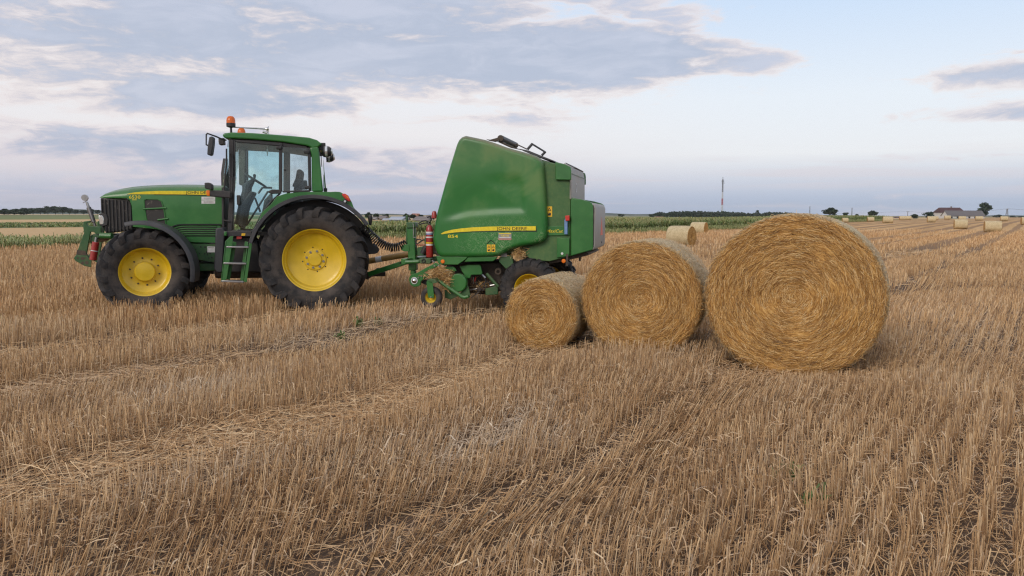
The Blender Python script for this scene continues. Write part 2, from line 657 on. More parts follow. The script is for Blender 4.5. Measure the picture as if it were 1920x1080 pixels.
def mat_grille():
    m, g = new_mat('grille_mesh')
    tc = g.n('ShaderNodeTexCoord').outputs['Object']
    x, y, z = g.sep(tc)[:3]
    a = g.m('SINE', g.m('MULTIPLY', g.m('ADD', x, z), 300))
    b = g.m('SINE', g.m('MULTIPLY', g.m('SUBTRACT', x, z), 300))
    h = g.smooth(g.m('MULTIPLY', a, b), 0.2, 0.5)
    n = g.noise(tc, 9, 4, 0.6, 1.0)
    col = g.mix(h, (0.055, 0.05, 0.045, 1), (0.010, 0.010, 0.010, 1))
    dust = g.m('MULTIPLY', g.smooth(n, 0.55, 0.75), 0.55)
    col = g.mix(dust, col, (0.30, 0.26, 0.21, 1))
    finish(g, col, 0.6, 0, 0.3)
    return m


M_GRILLE = mat_grille()


def mat_glass(name, tint, refl=0.35):
    m, g = new_mat(name)
    t = g.n('ShaderNodeBsdfTransparent')
    t.inputs[0].default_value = (*tint, 1)
    gl = g.n('ShaderNodeBsdfGlossy')
    gl.inputs[0].default_value = (0.9, 0.95, 0.95, 1)
    gl.inputs['Roughness'].default_value = 0.03
    fr = g.n('ShaderNodeFresnel')
    fr.inputs[0].default_value = 1.5
    tc = g.n('ShaderNodeTexCoord').outputs['Object']
    n = g.noise(tc, 2.2, 5, 0.65, 0.8)
    df = g.n('ShaderNodeBsdfDiffuse')
    df.inputs[0].default_value = (0.36, 0.33, 0.28, 1)
    s1 = g.n('ShaderNodeMixShader')
    g.put(s1.inputs[0], fr.outputs[0])
    g.put(s1.inputs[1], t.outputs[0])
    g.put(s1.inputs[2], gl.outputs[0])
    s2 = g.n('ShaderNodeMixShader')
    g.put(s2.inputs[0], g.m('MULTIPLY', g.smooth(n, 0.45, 0.8), 0.16))
    g.put(s2.inputs[1], s1.outputs[0])
    g.put(s2.inputs[2], df.outputs[0])
    o = g.n('ShaderNodeOutputMaterial')
    g.put(o.inputs[0], s2.outputs[0])
    return m


M_GLASS = mat_glass('tinted_glass', (0.865, 0.970, 0.962))
M_GLASS_REAR = mat_glass('pale_glass', (0.93, 0.97, 0.965))


def mat_beacon():
    m, g = new_mat('orange_lens')
    b = finish(g, (0.85, 0.17, 0.01, 1), 0.15, 0, 0.5)
    b.inputs['Transmission Weight'].default_value = 0.3
    return m


M_BEACON = mat_beacon()


def straw_mat(name, stops, pale, rough=0.6):
    """colour of each straw from its own stored random value (r) and how weathered it is (g)"""
    m, g = new_mat(name)
    at = g.n('ShaderNodeAttribute', attribute_name='tint')
    r, gg, b = g.sep(at.outputs['Vector'])[:3]
    col = g.ramp(r, stops)
    col = g.mix(gg, col, pale)
    bs = g.n('ShaderNodeBsdfPrincipled')
    g.put(bs.inputs['Base Color'], col)
    bs.inputs['Roughness'].default_value = rough
    bs.inputs['Specular IOR Level'].default_value = 0.3
    tr = g.n('ShaderNodeBsdfTranslucent')
    g.put(tr.inputs[0], col)
    mx = g.n('ShaderNodeMixShader')
    mx.inputs[0].default_value = 0.18
    g.put(mx.inputs[1], bs.outputs[0])
    g.put(mx.inputs[2], tr.outputs[0])
    o = g.n('ShaderNodeOutputMaterial')
    g.put(o.inputs[0], mx.outputs[0])
    return m


M_STUBBLE = straw_mat('stubble_straw', [(0.0, (0.25, 0.136, 0.062)), (0.3, (0.47, 0.278, 0.128)), (0.65, (0.68, 0.440, 0.218)), (1.0, (0.88, 0.665, 0.395))], (0.78, 0.655, 0.49, 1))
M_BALESTRAW = straw_mat('bale_straw', [(0.0, (0.14, 0.062, 0.017)), (0.35, (0.48, 0.245, 0.062)), (0.7, (0.76, 0.465, 0.150)), (1.0, (0.98, 0.79, 0.44))], (0.76, 0.66, 0.45, 1))
M_LEAF = straw_mat('crop_leaf', [(0.0, (0.070, 0.105, 0.026)), (0.4, (0.150, 0.215, 0.056)), (0.75, (0.26, 0.32, 0.10)), (1.0, (0.40, 0.43, 0.20))], (0.50, 0.37, 0.17, 1), 0.55)
M_WOOD = straw_mat('tree_leaf', [(0.0, (0.020, 0.036, 0.020)), (0.5, (0.040, 0.064, 0.032)), (1.0, (0.075, 0.100, 0.046))], (0.08, 0.08, 0.04, 1), 0.7)
M_BARK = flat('tree_bark', (0.06, 0.05, 0.04), 0.9)


def mat_bale_face():
    m, g = new_mat('bale_face')
    tc = g.n('ShaderNodeTexCoord').outputs['Object']
    x, y, z = g.sep(tc)[:3]
    r = g.m('SQRT', g.m('ADD', g.m('MULTIPLY', x, x), g.m('MULTIPLY', z, z)))
    a = g.m('ARCTAN2', z, x)
    wob = g.m('MULTIPLY', g.m('SUBTRACT', g.noise(tc, 3.0, 3, 0.5), 0.5), 0.14)
    rr = g.m('ADD', r, wob)
    v1 = g.xyz(g.m('MULTIPLY', rr, 60), g.m('MULTIPLY', g.m('COSINE', a), 3.0), g.m('MULTIPLY', g.m('SINE', a), 3.0))
    v2 = g.xyz(g.m('MULTIPLY', rr, 150), g.m('MULTIPLY', g.m('COSINE', a), 9.0), g.m('MULTIPLY', g.m('SINE', a), 9.0))
    n1 = g.noise(v1, 1.0, 4, 0.6, 0.3)
    n2 = g.noise(v2, 1.0, 3, 0.6)
    n3 = g.noise(tc, 4.0, 4, 0.6)
    s = g.m('ADD', g.m('MULTIPLY', n1, 0.55), g.m('MULTIPLY', n2, 0.45))
    s = g.m('ADD', s, g.m('MULTIPLY', g.m('SUBTRACT', n3, 0.5), 0.25))
    col = g.ramp(s, [(0.32, (0.09, 0.042, 0.014)), (0.45, (0.33, 0.165, 0.046)), (0.55, (0.54, 0.30, 0.090)), (0.72, (0.76, 0.52, 0.21))])
    finish(g, col, 0.75, 0, 0.2, 0, s, 0.9, 0.02)
    return m


def mat_bale_side():
    m, g = new_mat('bale_wrap')
    tc = g.n('ShaderNodeTexCoord').outputs['Object']
    x, y, z = g.sep(tc)[:3]
    a = g.m('ARCTAN2', z, x)
    v1 = g.xyz(g.m('MULTIPLY', a, 22), g.m('MULTIPLY', y, 85), g.m('MULTIPLY', z, 2))
    n1 = g.noise(v1, 1.0, 4, 0.65, 0.8)
    n3 = g.noise(tc, 5.0, 4, 0.6)
    s = g.m('ADD', n1, g.m('MULTIPLY', g.m('SUBTRACT', n3, 0.5), 0.3))
    col = g.ramp(s, [(0.28, (0.22, 0.155, 0.075)), (0.45, (0.46, 0.36, 0.20)), (0.58, (0.62, 0.51, 0.31)), (0.75, (0.76, 0.67, 0.47))])
    finish(g, col, 0.75, 0, 0.2, 0, s, 0.8, 0.02)
    return m


M_FACE, M_SIDE = mat_bale_face(), mat_bale_side()


def mat_ground():
    m, g = new_mat('field_soil')
    pos = g.n('ShaderNodeNewGeometry').outputs['Position']
    x, y, z = g.sep(pos)[:3]
    u = g.m('ADD', g.m('MULTIPLY', x, SU), g.m('MULTIPLY', y, CU))
    v = g.m('SUBTRACT', g.m('MULTIPLY', x, CU), g.m('MULTIPLY', y, SU))
    d = g.m('SQRT', g.m('ADD', g.m('MULTIPLY', x, x), g.m('MULTIPLY', y, y)))
    n1 = g.noise(pos, 5.0, 6, 0.65)
    n2 = g.noise(pos, 60.0, 4, 0.65)
    soil = g.mix(n1, (0.062, 0.042, 0.029, 1), (0.125, 0.085, 0.058, 1))
    chaff = g.smooth(n2, 0.48, 0.66)
    soil = g.mix(g.m('MULTIPLY', chaff, 0.6), soil, (0.28, 0.175, 0.09, 1))
    # stubble seen from afar: rows and swaths along the direction of work
    rv = g.xyz(g.m('MULTIPLY', v, 4.0), g.m('MULTIPLY', u, 0.16), 0.0)
    nr = g.noise(rv, 1.0, 6, 0.7)
    rl = g.noise(g.xyz(g.m('MULTIPLY', v, 0.28), g.m('MULTIPLY', u, 0.016), 4.0), 1.0, 4, 0.6)
    t = g.m('ADD', g.m('MULTIPLY', nr, 0.6), g.m('MULTIPLY', rl, 0.45))
    far = g.ramp(t, [(0.34, (0.35, 0.198, 0.084)), (0.52, (0.50, 0.305, 0.132)), (0.70, (0.63, 0.415, 0.198))])
    wv = g.m('ADD', v, g.m('MULTIPLY', g.m('SUBTRACT', g.noise(g.xyz(g.m('MULTIPLY', u, 0.06), 0.0, 0.0), 1.0, 2, 0.5), 0.5), 1.0))
    lines = 0.0
    for off, wd in ((2.55, 0.26), (4.65, 0.50)):
        p = g.m('MODULO', g.m('ADD', wv, off + 485 + 2.425), 4.85)
        p = g.m('ABSOLUTE', g.m('SUBTRACT', p, 2.425))
        lines = g.m('MAXIMUM', g.smooth(p, wd + 0.25, wd), lines)
    far = g.mix(g.m('MULTIPLY', lines, 0.8), far, (0.25, 0.150, 0.078, 1))
    # strips of other crops beyond the left edge
    wob = g.m('MULTIPLY', g.m('SUBTRACT', g.noise(g.xyz(g.m('MULTIPLY', u, 0.05), 0.0, 9.0), 1.0, 3, 0.6), 0.5), 3.0)
    sv = g.m('ADD', v, wob)
    ng = g.noise(g.xyz(g.m('MULTIPLY', v, 0.8), g.m('MULTIPLY', u, 0.5), 2.0), 1.0, 5, 0.65)
    grass = g.mix(ng, (0.085, 0.105, 0.034, 1), (0.19, 0.20, 0.080, 1))
    tan2 = g.mix(ng, (0.44, 0.285, 0.135, 1), (0.60, 0.42, 0.215, 1))
    pale = g.mix(ng, (0.46, 0.36, 0.21, 1), (0.58, 0.47, 0.29, 1))
    lime = g.mix(ng, (0.13, 0.16, 0.055, 1), (0.22, 0.23, 0.095, 1))

    def strip(base, a, b, c):
        f = g.m('MULTIPLY', g.smooth(sv, a, a - 1.2), g.smooth(sv, b - 1.2, b))
        return g.mix(f, base, c)
    far = strip(far, -38.6, -46, grass)
    far = strip(far, -46, -98, tan2)
    far = strip(far, -98, -150, grass)
    far = strip(far, -150, -235, tan2)
    far = strip(far, -235, -400, lime)
    far = strip(far, -400, -520, grass)
    far = strip(far, -520, -900, pale)
    rest = g.m('MULTIPLY', g.smooth(v, 60, 160), g.smooth(g.noise(pos, 0.008, 2, 0.5), 0.45, 0.6))
    far = g.mix(rest, far, grass)
    away = g.smooth(d, 900, 2500)
    far = g.mix(away, far, (0.10, 0.11, 0.055, 1))
    k = g.smooth(d, 26, 62)
    k = g.m('MAXIMUM', k, g.smooth(v, -37.5, -39.5))
    col = g.mix(k, soil, far)
    finish(g, col, 0.9, 0, 0.15, 0, g.m('ADD', n1, g.m('MULTIPLY', n2, 0.5)), 0.6, 0.03)
    return m


# ---------------------------------------------------------------- the ground
def build_ground():
    radii = [0.0, 0.7]
    r, st = 0.7, 0.4
    while r < 3900:
        r += max(0.4, r * 0.055)
        radii.append(r)
    n = 220
    vs, fs = [(0, 0, 0)], []
    for R in radii[1:]:
        for k in range(n):
            a = 2 * math.pi * k / n
            vs.append((R * math.sin(a), R * math.cos(a), 0))
    V = np.array(vs)
    V[:, 2] = gz(V[:, 0], V[:, 1])
    f3 = [(0, 1 + (k + 1) % n, 1 + k) for k in range(n)]
    f4 = []
    for i in range(len(radii) - 2):
        b = 1 + i * n
        for k in range(n):
            f4.append((b + k, b + (k + 1) % n, b + n + (k + 1) % n, b + n + k))
    me = np_mesh('ground', V, f4, f3, smooth=True)
    return props(link('ground', me, mat_ground()), kind='structure')


build_ground()

# ---------------------------------------------------------------- stubble
PERIOD = 4.85


def zone(u, v):
    """what the harvest left at field coordinates: standing share, lying share, weathered share, lean across"""
    w = v + 0.10 * np.sin(u * 0.9) + 0.06 * np.sin(u * 2.3 + 1.0)
    p3 = np.abs((w + 2.55 + 485 + PERIOD / 2) % PERIOD - PERIOD / 2)      # narrow wheel track
    s3 = ((w + 2.55 + 485 + PERIOD / 2) % PERIOD - PERIOD / 2)
    p2 = np.abs((w + 4.65 + 485 + PERIOD / 2) % PERIOD - PERIOD / 2)      # flattened windrow
    nz = 0.5 + 0.5 * np.sin(u * 0.8 + np.sin(v * 1.3) * 2.0) * np.sin(v * 1.1 + np.sin(u * 0.5) * 2.0)
    nz2 = 0.5 + 0.5 * np.sin(u * 1.9 + v * 0.7 + 2 * np.sin(v * 0.9)) * np.sin(v * 2.1 - u * 0.4)
    fl3 = 1 - sstep(0.03, 0.15, p3)
    far_ = 0.45 * sstep(22, 45, u)
    fl3 = np.maximum(fl3, (1 - sstep(0.12, 0.5, p3)) * sstep(22, 40, u))
    fl2 = 1 - sstep(0.30 + far_ * .6, 0.50 + far_, p2 + 0.10 * np.sin(u * 1.3))
    quiet = 1 - sstep(-1.5, -1.1, v) * (1 - sstep(1.6, 2.0, v)) * 0.9
    fl2, fl3 = fl2 * quiet, fl3 * quiet
    fl1 = 1 - sstep(0.26, 0.46, np.abs(w + 7.42 + 0.08 * np.sin(u * 1.7)))       # driven-over strip
    stand = 1 - np.maximum(np.maximum(fl3 * 0.95, fl2 * 0.95), fl1 * 0.93)
    lie = 0.16 + 0.45 * fl3 + 1.4 * fl2 + 1.0 * fl1 + 0.25 * nz2 * nz
    pale = 0.06 + 0.22 * nz2 * nz + 0.10 * fl3 + 0.25 * fl1
    lean = np.exp(-((s3 - 0.34) / 0.28) ** 2) * 0.48
    # trampled, bleached patches
    for (cu, cv, ru, rv, am) in ((4.6, -3.3, 1.0, 0.42, 1.1), (4.15, -6.2, 1.0, .36, .8), (11.5, -0.5, 3.0, 0.8, .45), (2.9, -4.0, 0.8, .30, .8), (6.8, -7.9, .9, .35, .8), (8.9, -8.0, 1.2, .5, .6), (6.6, -5.6, .9, .3, .5), (16, -1.5, 5, 1.2, .3),
                                 (9.5, -3.3, 1.6, .9, .45)):
        k = np.exp(-(((u - cu) / ru) ** 2 + ((w - cv) / rv) ** 2)) * am
        k = k * (0.55 + 0.9 * np.sin(u * 5.1 + 3 * np.sin(v * 4.0)) ** 2 * np.cos(v * 6.3 + u) ** 2)
        stand = stand * (1 - 0.6 * k)
        lie = lie + 0.7 * k
        pale = pale + 0.75 * k
        lean = lean + 0.5 * k
    warm = fl2 * 0.35 + fl1 * 0.1
    px_, py_ = from_uv(u, v)
    for b in BALES:                                  # straw trodden down round the big bales
        q = np.exp(-(((px_ - b['face'][0]) / (b['d'] * .62)) ** 2 + ((py_ - b['face'][1] + .15) / .5) ** 2))
        stand = stand * (1 - 0.55 * q)
        lie = lie + 0.9 * q
    return np.clip(stand, 0, 1), np.clip(lie, 0, 1.6), np.clip(pale, 0, 1), lean, nz, nz2, warm


FOOT = []          # circles and boxes kept clear: (x, y, cos, sin, half length, half width)


def foot(x, y, yaw, hx, hy):
    FOOT.append((x, y, math.cos(yaw), math.sin(yaw), hx, hy))


BALES = [  # face centre bottom pixel, diameter, squash, yaw of the axis (deg right of straight ahead), length
    dict(px=(1013, 657), d=0.87, sq=1.0, ax=19.0, L=1.2),
    dict(px=(1199, 666), d=1.375, sq=0.965, ax=19.0, L=1.2),
    dict(px=(1481, 701), d=1.745, sq=0.955, ax=25.0, L=1.2)]
for b in BALES:
    gpt = ground(*b['px'])
    a = math.radians(b['ax'])
    b['dir'] = (math.sin(a), math.cos(a))
    b['face'] = (gpt[0], gpt[1])
    b['c'] = (gpt[0] + b['dir'][0] * b['L'] / 2, gpt[1] + b['dir'][1] * b['L'] / 2)
    foot(b['c'][0], b['c'][1], math.atan2(b['dir'][1], b['dir'][0]), b['L'] / 2 - 0.02, b['d'] * 0.30)
for (fr, wx, wy, hx, hy) in ((TR, 0, .9, .5, .27), (TR, 0, -.9, .5, .27), (TR, 2.66, .86, .42, .24), (TR, 2.66, -.86, .42, .24),
                             (BA, 0, 1.0, .3, .2), (BA, 0, -1.0, .3, .2)):
    X, Y = fr.world(wx, wy)
    foot(X, Y, fr.yaw, hx, hy)


def clear(x, y):
    k = np.ones(len(x), bool)
    for (cx, cy, c, s, hx, hy) in FOOT:
        lx = c * (x - cx) + s * (y - cy)
        ly = -s * (x - cx) + c * (y - cy)
        k &= ~((np.abs(lx) < hx) & (np.abs(ly) < hy))
    return k


def scatter(y0, y1, dens, spread=0.70, margin=2.4):
    area = spread * (y1 ** 2 - y0 ** 2) + 2 * margin * (y1 - y0)
    n = int(area * dens)
    y = np.sqrt(RNG.uniform(y0 ** 2, y1 ** 2, int(n * 1.0)))
    x = RNG.uniform(-1, 1, len(y)) * (spread * y + margin)
    return x, y


def stalks(y0, y1, dens, rad, prism, hscale=1.0):
    x, y = scatter(y0, y1, dens)
    u, v = to_uv(x, y)
    row = 0.150
    v = (np.round(v / row) + RNG.normal(0, 1, len(v)) * np.interp(np.hypot(x, y), [4, 9, 20], [0.12, 0.19, 0.26])) * row
    x, y = from_uv(u, v)
    stand, lie, pale, lean, nz, nz2, warm = zone(u, v)
    keep = (RNG.random(len(x)) < stand * (0.55 + 0.45 * nz)) & clear(x, y) & (v > -38.2) & (v > np.where(u > 33, np.interp(u, [33, 38, 46, 58], [-38, -35.5, -32.5, -30.5]), -99)) & (RNG.random(len(x)) > sstep(48, 92, y))
    x, y, u, v, pale, lean, nz, nz2 = (a[keep] for a in (x, y, u, v, pale, lean, nz, nz2))
    n = len(x)
    h = hscale * (0.165 + 0.045 * nz) * (1 + 0.50 * sstep(-8.2, -10.0, v)) * RNG.uniform(0.72, 1.22, n)
    bx, by = BALES[2]['face']
    h = h * (1 - 0.5 * np.exp(-(((x - bx) / 1.0) ** 2 + ((y - by + .1) / 0.55) ** 2)))
    az = RNG.uniform(0, 2 * np.pi, n)
    tilt = np.abs(RNG.normal(0, 0.13, n)) + (RNG.random(n) < 0.10) * RNG.uniform(0.2, 0.8, n)
    # neighbours lean together: slow drift over the field, stronger where machines pushed them
    fx = 0.06 + 0.15 * np.sin(x * 1.2 + 1.6 * np.sin(y * 0.9)) * np.sin(y * 1.05 + 0.4) + 0.10 * np.sin(x * 3.1 + y) * np.sin(y * 2.7 - x)
    fy = 0.14 * np.sin(x * 0.8 - y * 1.3) - 0.05
    low = np.exp(-(((x + 2.0) / 1.3) ** 2 + ((y - 3.6) / 0.9) ** 2)) * 0.16 + np.exp(-(((x - .4) / 1.0) ** 2 + ((y - 3.7) / 0.7) ** 2)) * 0.26
    lx = np.cos(az) * tilt + fx + low + lean * CU * RNG.uniform(0.6, 1.2, n)
    ly = np.sin(az) * tilt + fy - lean * SU * RNG.uniform(0.6, 1.2, n)
    nl = np.sqrt(1 + lx * lx + ly * ly)
    z = gz(x, y) - 0.01
    base = np.stack([x, y, z], 1)
    top = base + np.stack([lx / nl * h, ly / nl * h, h / nl], 1)
    r = rad * RNG.uniform(0.7, 1.3, n)
    tint = np.clip(RNG.beta(1.3, 1.5, n) * 0.95 + 0.16 * (nz2 - .3), 0, 1)
    pl = np.clip(pale * 0.75 + RNG.normal(0, 0.12, n), 0, 1) * (RNG.random(n) < 0.35 + 0.6 * pale)
    ya = RNG.uniform(0, 2 * np.pi, n)
    if prism:
        V = np.empty((n, 6, 3))
        for k in range(3):
            t = ya + k * 2 * np.pi / 3
            o = np.stack([np.cos(t) * r, np.sin(t) * r, np.zeros(n)], 1)
            V[:, k] = base + o
            V[:, 3 + k] = top + o * 0.9 + np.stack([np.zeros(n), np.zeros(n), RNG.uniform(-.006, .006, n)], 1)
        V = V.reshape(-1, 3)
        b = (np.arange(n) * 6)[:, None]
        f4 = np.concatenate([b + np.array([[k, (k + 1) % 3, 3 + (k + 1) % 3, 3 + k]]) for k in range(3)])
        f3 = b + np.array([[3, 4, 5]])
        per = 6
    else:
        o = np.stack([np.cos(ya) * r, np.sin(ya) * r, np.zeros(n)], 1)
        V = np.stack([base - o, base + o, top + o, top - o], 1).reshape(-1, 3)
        b = (np.arange(n) * 4)[:, None]
        f4 = b + np.array([[0, 1, 2, 3]])
        f3 = np.zeros((0, 3), int)
        per = 4
    T = np.repeat(np.stack([tint, pl, np.zeros(n)], 1), per, 0)
    return V, f4, f3, T, (base, top, tint, pl)


def lying(y0, y1, dens, wid, lmul=1.0, extra=0.0):
    x, y = scatter(y0, y1, dens)
    u, v = to_uv(x, y)
    stand, lie, pale, lean, nz, nz2, warm = zone(u, v)
    keep = (RNG.random(len(x)) < np.maximum(lie / 1.5, extra * (stand > .3))) & clear(x, y) & (v > -38.2)
    x, y, pale, lie, warm, stand = (a[keep] for a in (x, y, pale, lie, warm, stand))
    n = len(x)
    L = RNG.uniform(0.07, 0.27, n) * lmul
    yaw = np.where(RNG.random(n) < 0.35, np.pi / 2 - TH + RNG.normal(0, 0.5, n), RNG.uniform(0, np.pi, n))
    pit = RNG.normal(0, 0.16, n)
    zc = gz(x, y) + 0.008 + np.abs(RNG.normal(0, 0.020, n)) * (0.5 + lie) + np.abs(np.sin(pit)) * L * 0.4 + RNG.random(n) * 0.07 * (stand > 0.6) * (RNG.random(n) < 0.4)
    d = np.stack([np.cos(yaw) * np.cos(pit), np.sin(yaw) * np.cos(pit), np.sin(pit)], 1)
    c = np.stack([x, y, zc], 1)
    roll = RNG.uniform(-0.9, 0.9, n)
    s = np.stack([-np.sin(yaw) * np.cos(roll), np.cos(yaw) * np.cos(roll), np.sin(roll)], 1)
    w = (wid * RNG.uniform(0.6, 1.3, n))[:, None]
    bend = np.stack([np.zeros(n), np.zeros(n), RNG.uniform(-.02, .02, n)], 1)
    a, b_ = c - d * (L / 2)[:, None], c + d * (L / 2)[:, None]
    V = np.stack([a - s * w, a + s * w, c + bend + s * w, c + bend - s * w, b_ + s * w, b_ - s * w], 1).reshape(-1, 3)
    b = (np.arange(n) * 6)[:, None]
    f4 = np.concatenate([b + np.array([[0, 1, 2, 3]]), b + np.array([[3, 2, 4, 5]])])
    tint = np.clip(RNG.beta(2, 1.8, n) + warm * 0.4, 0, 1)
    pl = np.clip(pale * 0.8 - warm, 0, 1) * (RNG.random(n) < 0.3 + pale)
    pl = pl * (0.35 if extra else 1.0)
    if extra:                                   # short chaff: one quad each
        V = np.stack([a - s * w, a + s * w, b_ + s * w, b_ - s * w], 1).reshape(-1, 3)
        f4 = (np.arange(n) * 4)[:, None] + np.array([[0, 1, 2, 3]])
        return V, f4, np.zeros((0, 3), int), np.repeat(np.stack([tint, pl, np.zeros(n)], 1), 4, 0)
    T = np.repeat(np.stack([tint, pl, np.zeros(n)], 1), 6, 0)
    return V, f4, np.zeros((0, 3), int), T


def leaves_of(st, share):
    """dry leaf blades that droop from the cut stalks"""
    base, top, tint, pl = st
    k = RNG.random(len(base)) < share
    base, top, tint, pl = base[k], top[k], tint[k], pl[k]
    n = len(base)
    t = RNG.uniform(0.15, 0.85, n)[:, None]
    p0 = base * (1 - t) + top * t
    a = RNG.uniform(0, 2 * np.pi, n)
    L = RNG.uniform(0.04, 0.13, n)
    out = np.stack([np.cos(a) * L, np.sin(a) * L, RNG.uniform(-.3, .6, n) * L], 1)
    p1 = p0 + out * 0.55
    p2 = p0 + out + np.stack([np.zeros(n), np.zeros(n), -RNG.uniform(0.1, .7, n) * L], 1)
    s = np.stack([-np.sin(a), np.cos(a), RNG.uniform(-.5, .5, n)], 1) * RNG.uniform(0.0018, 0.0042, n)[:, None]
    V = np.stack([p0 - s, p0 + s, p1 + s, p1 - s, p2 + s * .4, p2 - s * .4], 1).reshape(-1, 3)
    b = (np.arange(n) * 6)[:, None]
    f4 = np.concatenate([b + np.array([[0, 1, 2, 3]]), b + np.array([[3, 2, 4, 5]])])
    T = np.repeat(np.stack([np.clip(tint + .1, 0, 1), np.clip(pl + .2, 0, 1), np.zeros(n)], 1), 6, 0)
    return V, f4, np.zeros((0, 3), int), T


def merge(name, chunks, mat, label, cat):
    vo, Vs, F4, F3, Ts = 0, [], [], [], []
    for (V, f4, f3, T) in chunks:
        Vs.append(V)
        F4.append(np.asarray(f4) + vo)
        if len(f3):
            F3.append(np.asarray(f3) + vo)
        Ts.append(T)
        vo += len(V)
    me = np_mesh(name, np.concatenate(Vs), np.concatenate(F4), np.concatenate(F3) if F3 else None, {'tint': np.concatenate(Ts)})
    return props(link(name, me, mat), label, cat, kind='stuff')


s1 = stalks(2.2, 8.0, 980, 0.0023, True)
s2 = stalks(8.0, 10.5, 680, 0.0027, True)
s2b = stalks(10.5, 16.0, 640, 0.0036, False)
s3 = stalks(16.0, 30.0, 270, 0.0044, False)
s4 = stalks(30.0, 92.0, 66, 0.010, False)
merge('stubble', [s1[:4], s2[:4], s2b[:4], s3[:4], s4[:4], leaves_of(s1[4], 0.28), leaves_of(s2[4], 0.2), leaves_of(s2b[4], 0.12)], M_STUBBLE,
      'cut straw-coloured stubble standing in rows over the whole field', 'stubble')
merge('loose_straw', [lying(2.2, 8.0, 1050, 0.0019), lying(2.2, 9.0, 1500, 0.0015, 0.42, 1.0), lying(8.0, 17.0, 560, 0.0024), lying(17.0, 36.0, 90, 0.005, 1.4)], M_STUBBLE,
      'broken straw lying flat between the stubble rows and in wheel tracks', 'straw')


# ---------------------------------------------------------------- wheels
def tyre_mesh(R, w, rim, lugs, lh, lw=0.05, sweep=0.30):
    mb = MB()
    Rc = R - lh
    side = [(rim * 0.985, 0.34), (rim + 0.02, 0.405), (rim + (Rc - rim) * 0.28, 0.47), (rim + (Rc - rim) * 0.55, 0.497), (rim + (Rc - rim) * 0.78, 0.475),
            (Rc - 0.012, 0.42), (Rc, 0.30)]
    prof = [(r, -y * w) for r, y in side] + [(Rc + 0.004, 0.0)] + [(r, y * w) for r, y in reversed(side)]
    mb.lathe(prof, 72)
    for sg in (-1, 1):
        for i in range(lugs):
            a0 = 2 * math.pi * (i + (0.5 if sg > 0 else 0)) / lugs
            st = [(0.02, 0.0, Rc, 0.0), (0.20, 0.33, Rc, 0.05), (0.36, 0.70, Rc - 0.003, 0.25), (0.44, 0.90, Rc - 0.025, 0.7), (0.485, 1.0, rim + (Rc - rim) * 0.76, 1.15), (0.497, 1.04, rim + (Rc - rim) * 0.60, 1.45)]
            hs = [lh, lh, lh * 1.0, lh * 0.95, lh * 0.60, 0.006]
            rings = []
            for (yy, fa, r, be), hh in zip(st, hs):
                ph = a0 - sweep * fa
                cr, sr = math.cos(ph), math.sin(ph)
                tv = Vector((-sr, 0, cr))
                rv = Vector((cr, 0, sr))
                nv = rv * math.cos(be) + Vector((0, sg, 0)) * math.sin(be)
                p = rv * (r - 0.012) + Vector((0, sg * yy * w, 0))
                if be > 1.0:
                    p = rv * r + Vector((0, sg * (yy * w - 0.012), 0))
                hw = lw / 2 * (1.0 + 0.35 * fa)
                h2 = hh + 0.012
                rings.append([p - tv * hw * 1.25, p - tv * hw + nv * h2, p + tv * hw + nv * h2, p + tv * hw * 1.25])
            mb.loft(rings)
    return mb.mesh('tyre', 40)


def wheel(parent, loc, rz, tyre_me, rim_prof, hub_prof, bolts, bolt_me, holes=None, name='wheel'):
    w = empty(name, loc, rz, parent)
    link('tyre', tyre_me, {'rear_wheel': M_TYRE_REAR, 'front_wheel': M_TYRE_FRONT}.get(name, M_TYRE), w)
    mb = MB()
    mb.lathe(rim_prof, 64)
    link('rim', mb.mesh('rim', 30), M_YELLOW, w)
    mb = MB()
    mb.lathe(hub_prof, 48)
    link('hub', mb.mesh('hub', 30), M_YELLOW, w)
    n, r, y = bolts
    for i in range(n):
        a = 2 * math.pi * (i + 0.3) / n
        link('bolt', bolt_me, M_STEEL if holes else M_RUST, w, (r * math.cos(a), y, r * math.sin(a)))
    if holes:
        hn, hr, hy = holes
        for i in range(hn):
            a = 2 * math.pi * (i + 0.8) / hn
            link('rim_hole', HOLE, M_BLACK, w, (hr * math.cos(a), hy, hr * math.sin(a)))
    return w


HOLE = MB().disc((0, 0, 0), 0.011, 10).mesh('rim_hole')


def bolt_mesh(r, h):
    mb = MB()
    mb.lathe([(0.0, h), (r * 0.8, h), (r, h * 0.8), (r, 0.0), (r * 1.5, 0.0), (r * 1.5, -0.01)], 8)
    return mb.mesh('bolt', 30)


REAR_TYRE = tyre_mesh(0.885, 0.50, 0.512, 18, 0.060, 0.075, 0.30)
REAR_RIM = [(0.50, -0.16), (0.512, -0.17), (0.49, -0.15), (0.45, -0.10), (0.44, 0.05), (0.452, 0.10), (0.468, 0.125), (0.480, 0.130), (0.488, 0.160), (0.502, 0.180), (0.516, 0.184),
            (0.520, 0.176), (0.514, 0.165)]
REAR_HUB = [(0.446, 0.055), (0.42, 0.035), (0.385, 0.028), (0.25, -0.030), (0.185, -0.034), (0.178, -0.018), (0.172, -0.014), (0.115, -0.012), (0.108, 0.004), (0.098, 0.012), (0.02, 0.016), (0.0, 0.016)]
FRONT_TYRE = tyre_mesh(0.70, 0.44, 0.385, 16, 0.056, 0.070, 0.36)
FRONT_RIM = [(0.375, -0.15), (0.385, -0.155), (0.36, -0.13), (0.335, -0.08), (0.33, 0.02), (0.345, 0.09), (0.362, 0.115), (0.372, 0.150), (0.386, 0.160), (0.391, 0.153), (0.386, 0.145)]
FRONT_HUB = [(0.338, 0.04), (0.315, 0.025), (0.24, 0.0), (0.165, 0.012), (0.158, 0.05), (0.152, 0.085), (0.140, 0.098), (0.10, 0.102), (0.03, 0.106), (0.0, 0.106)]
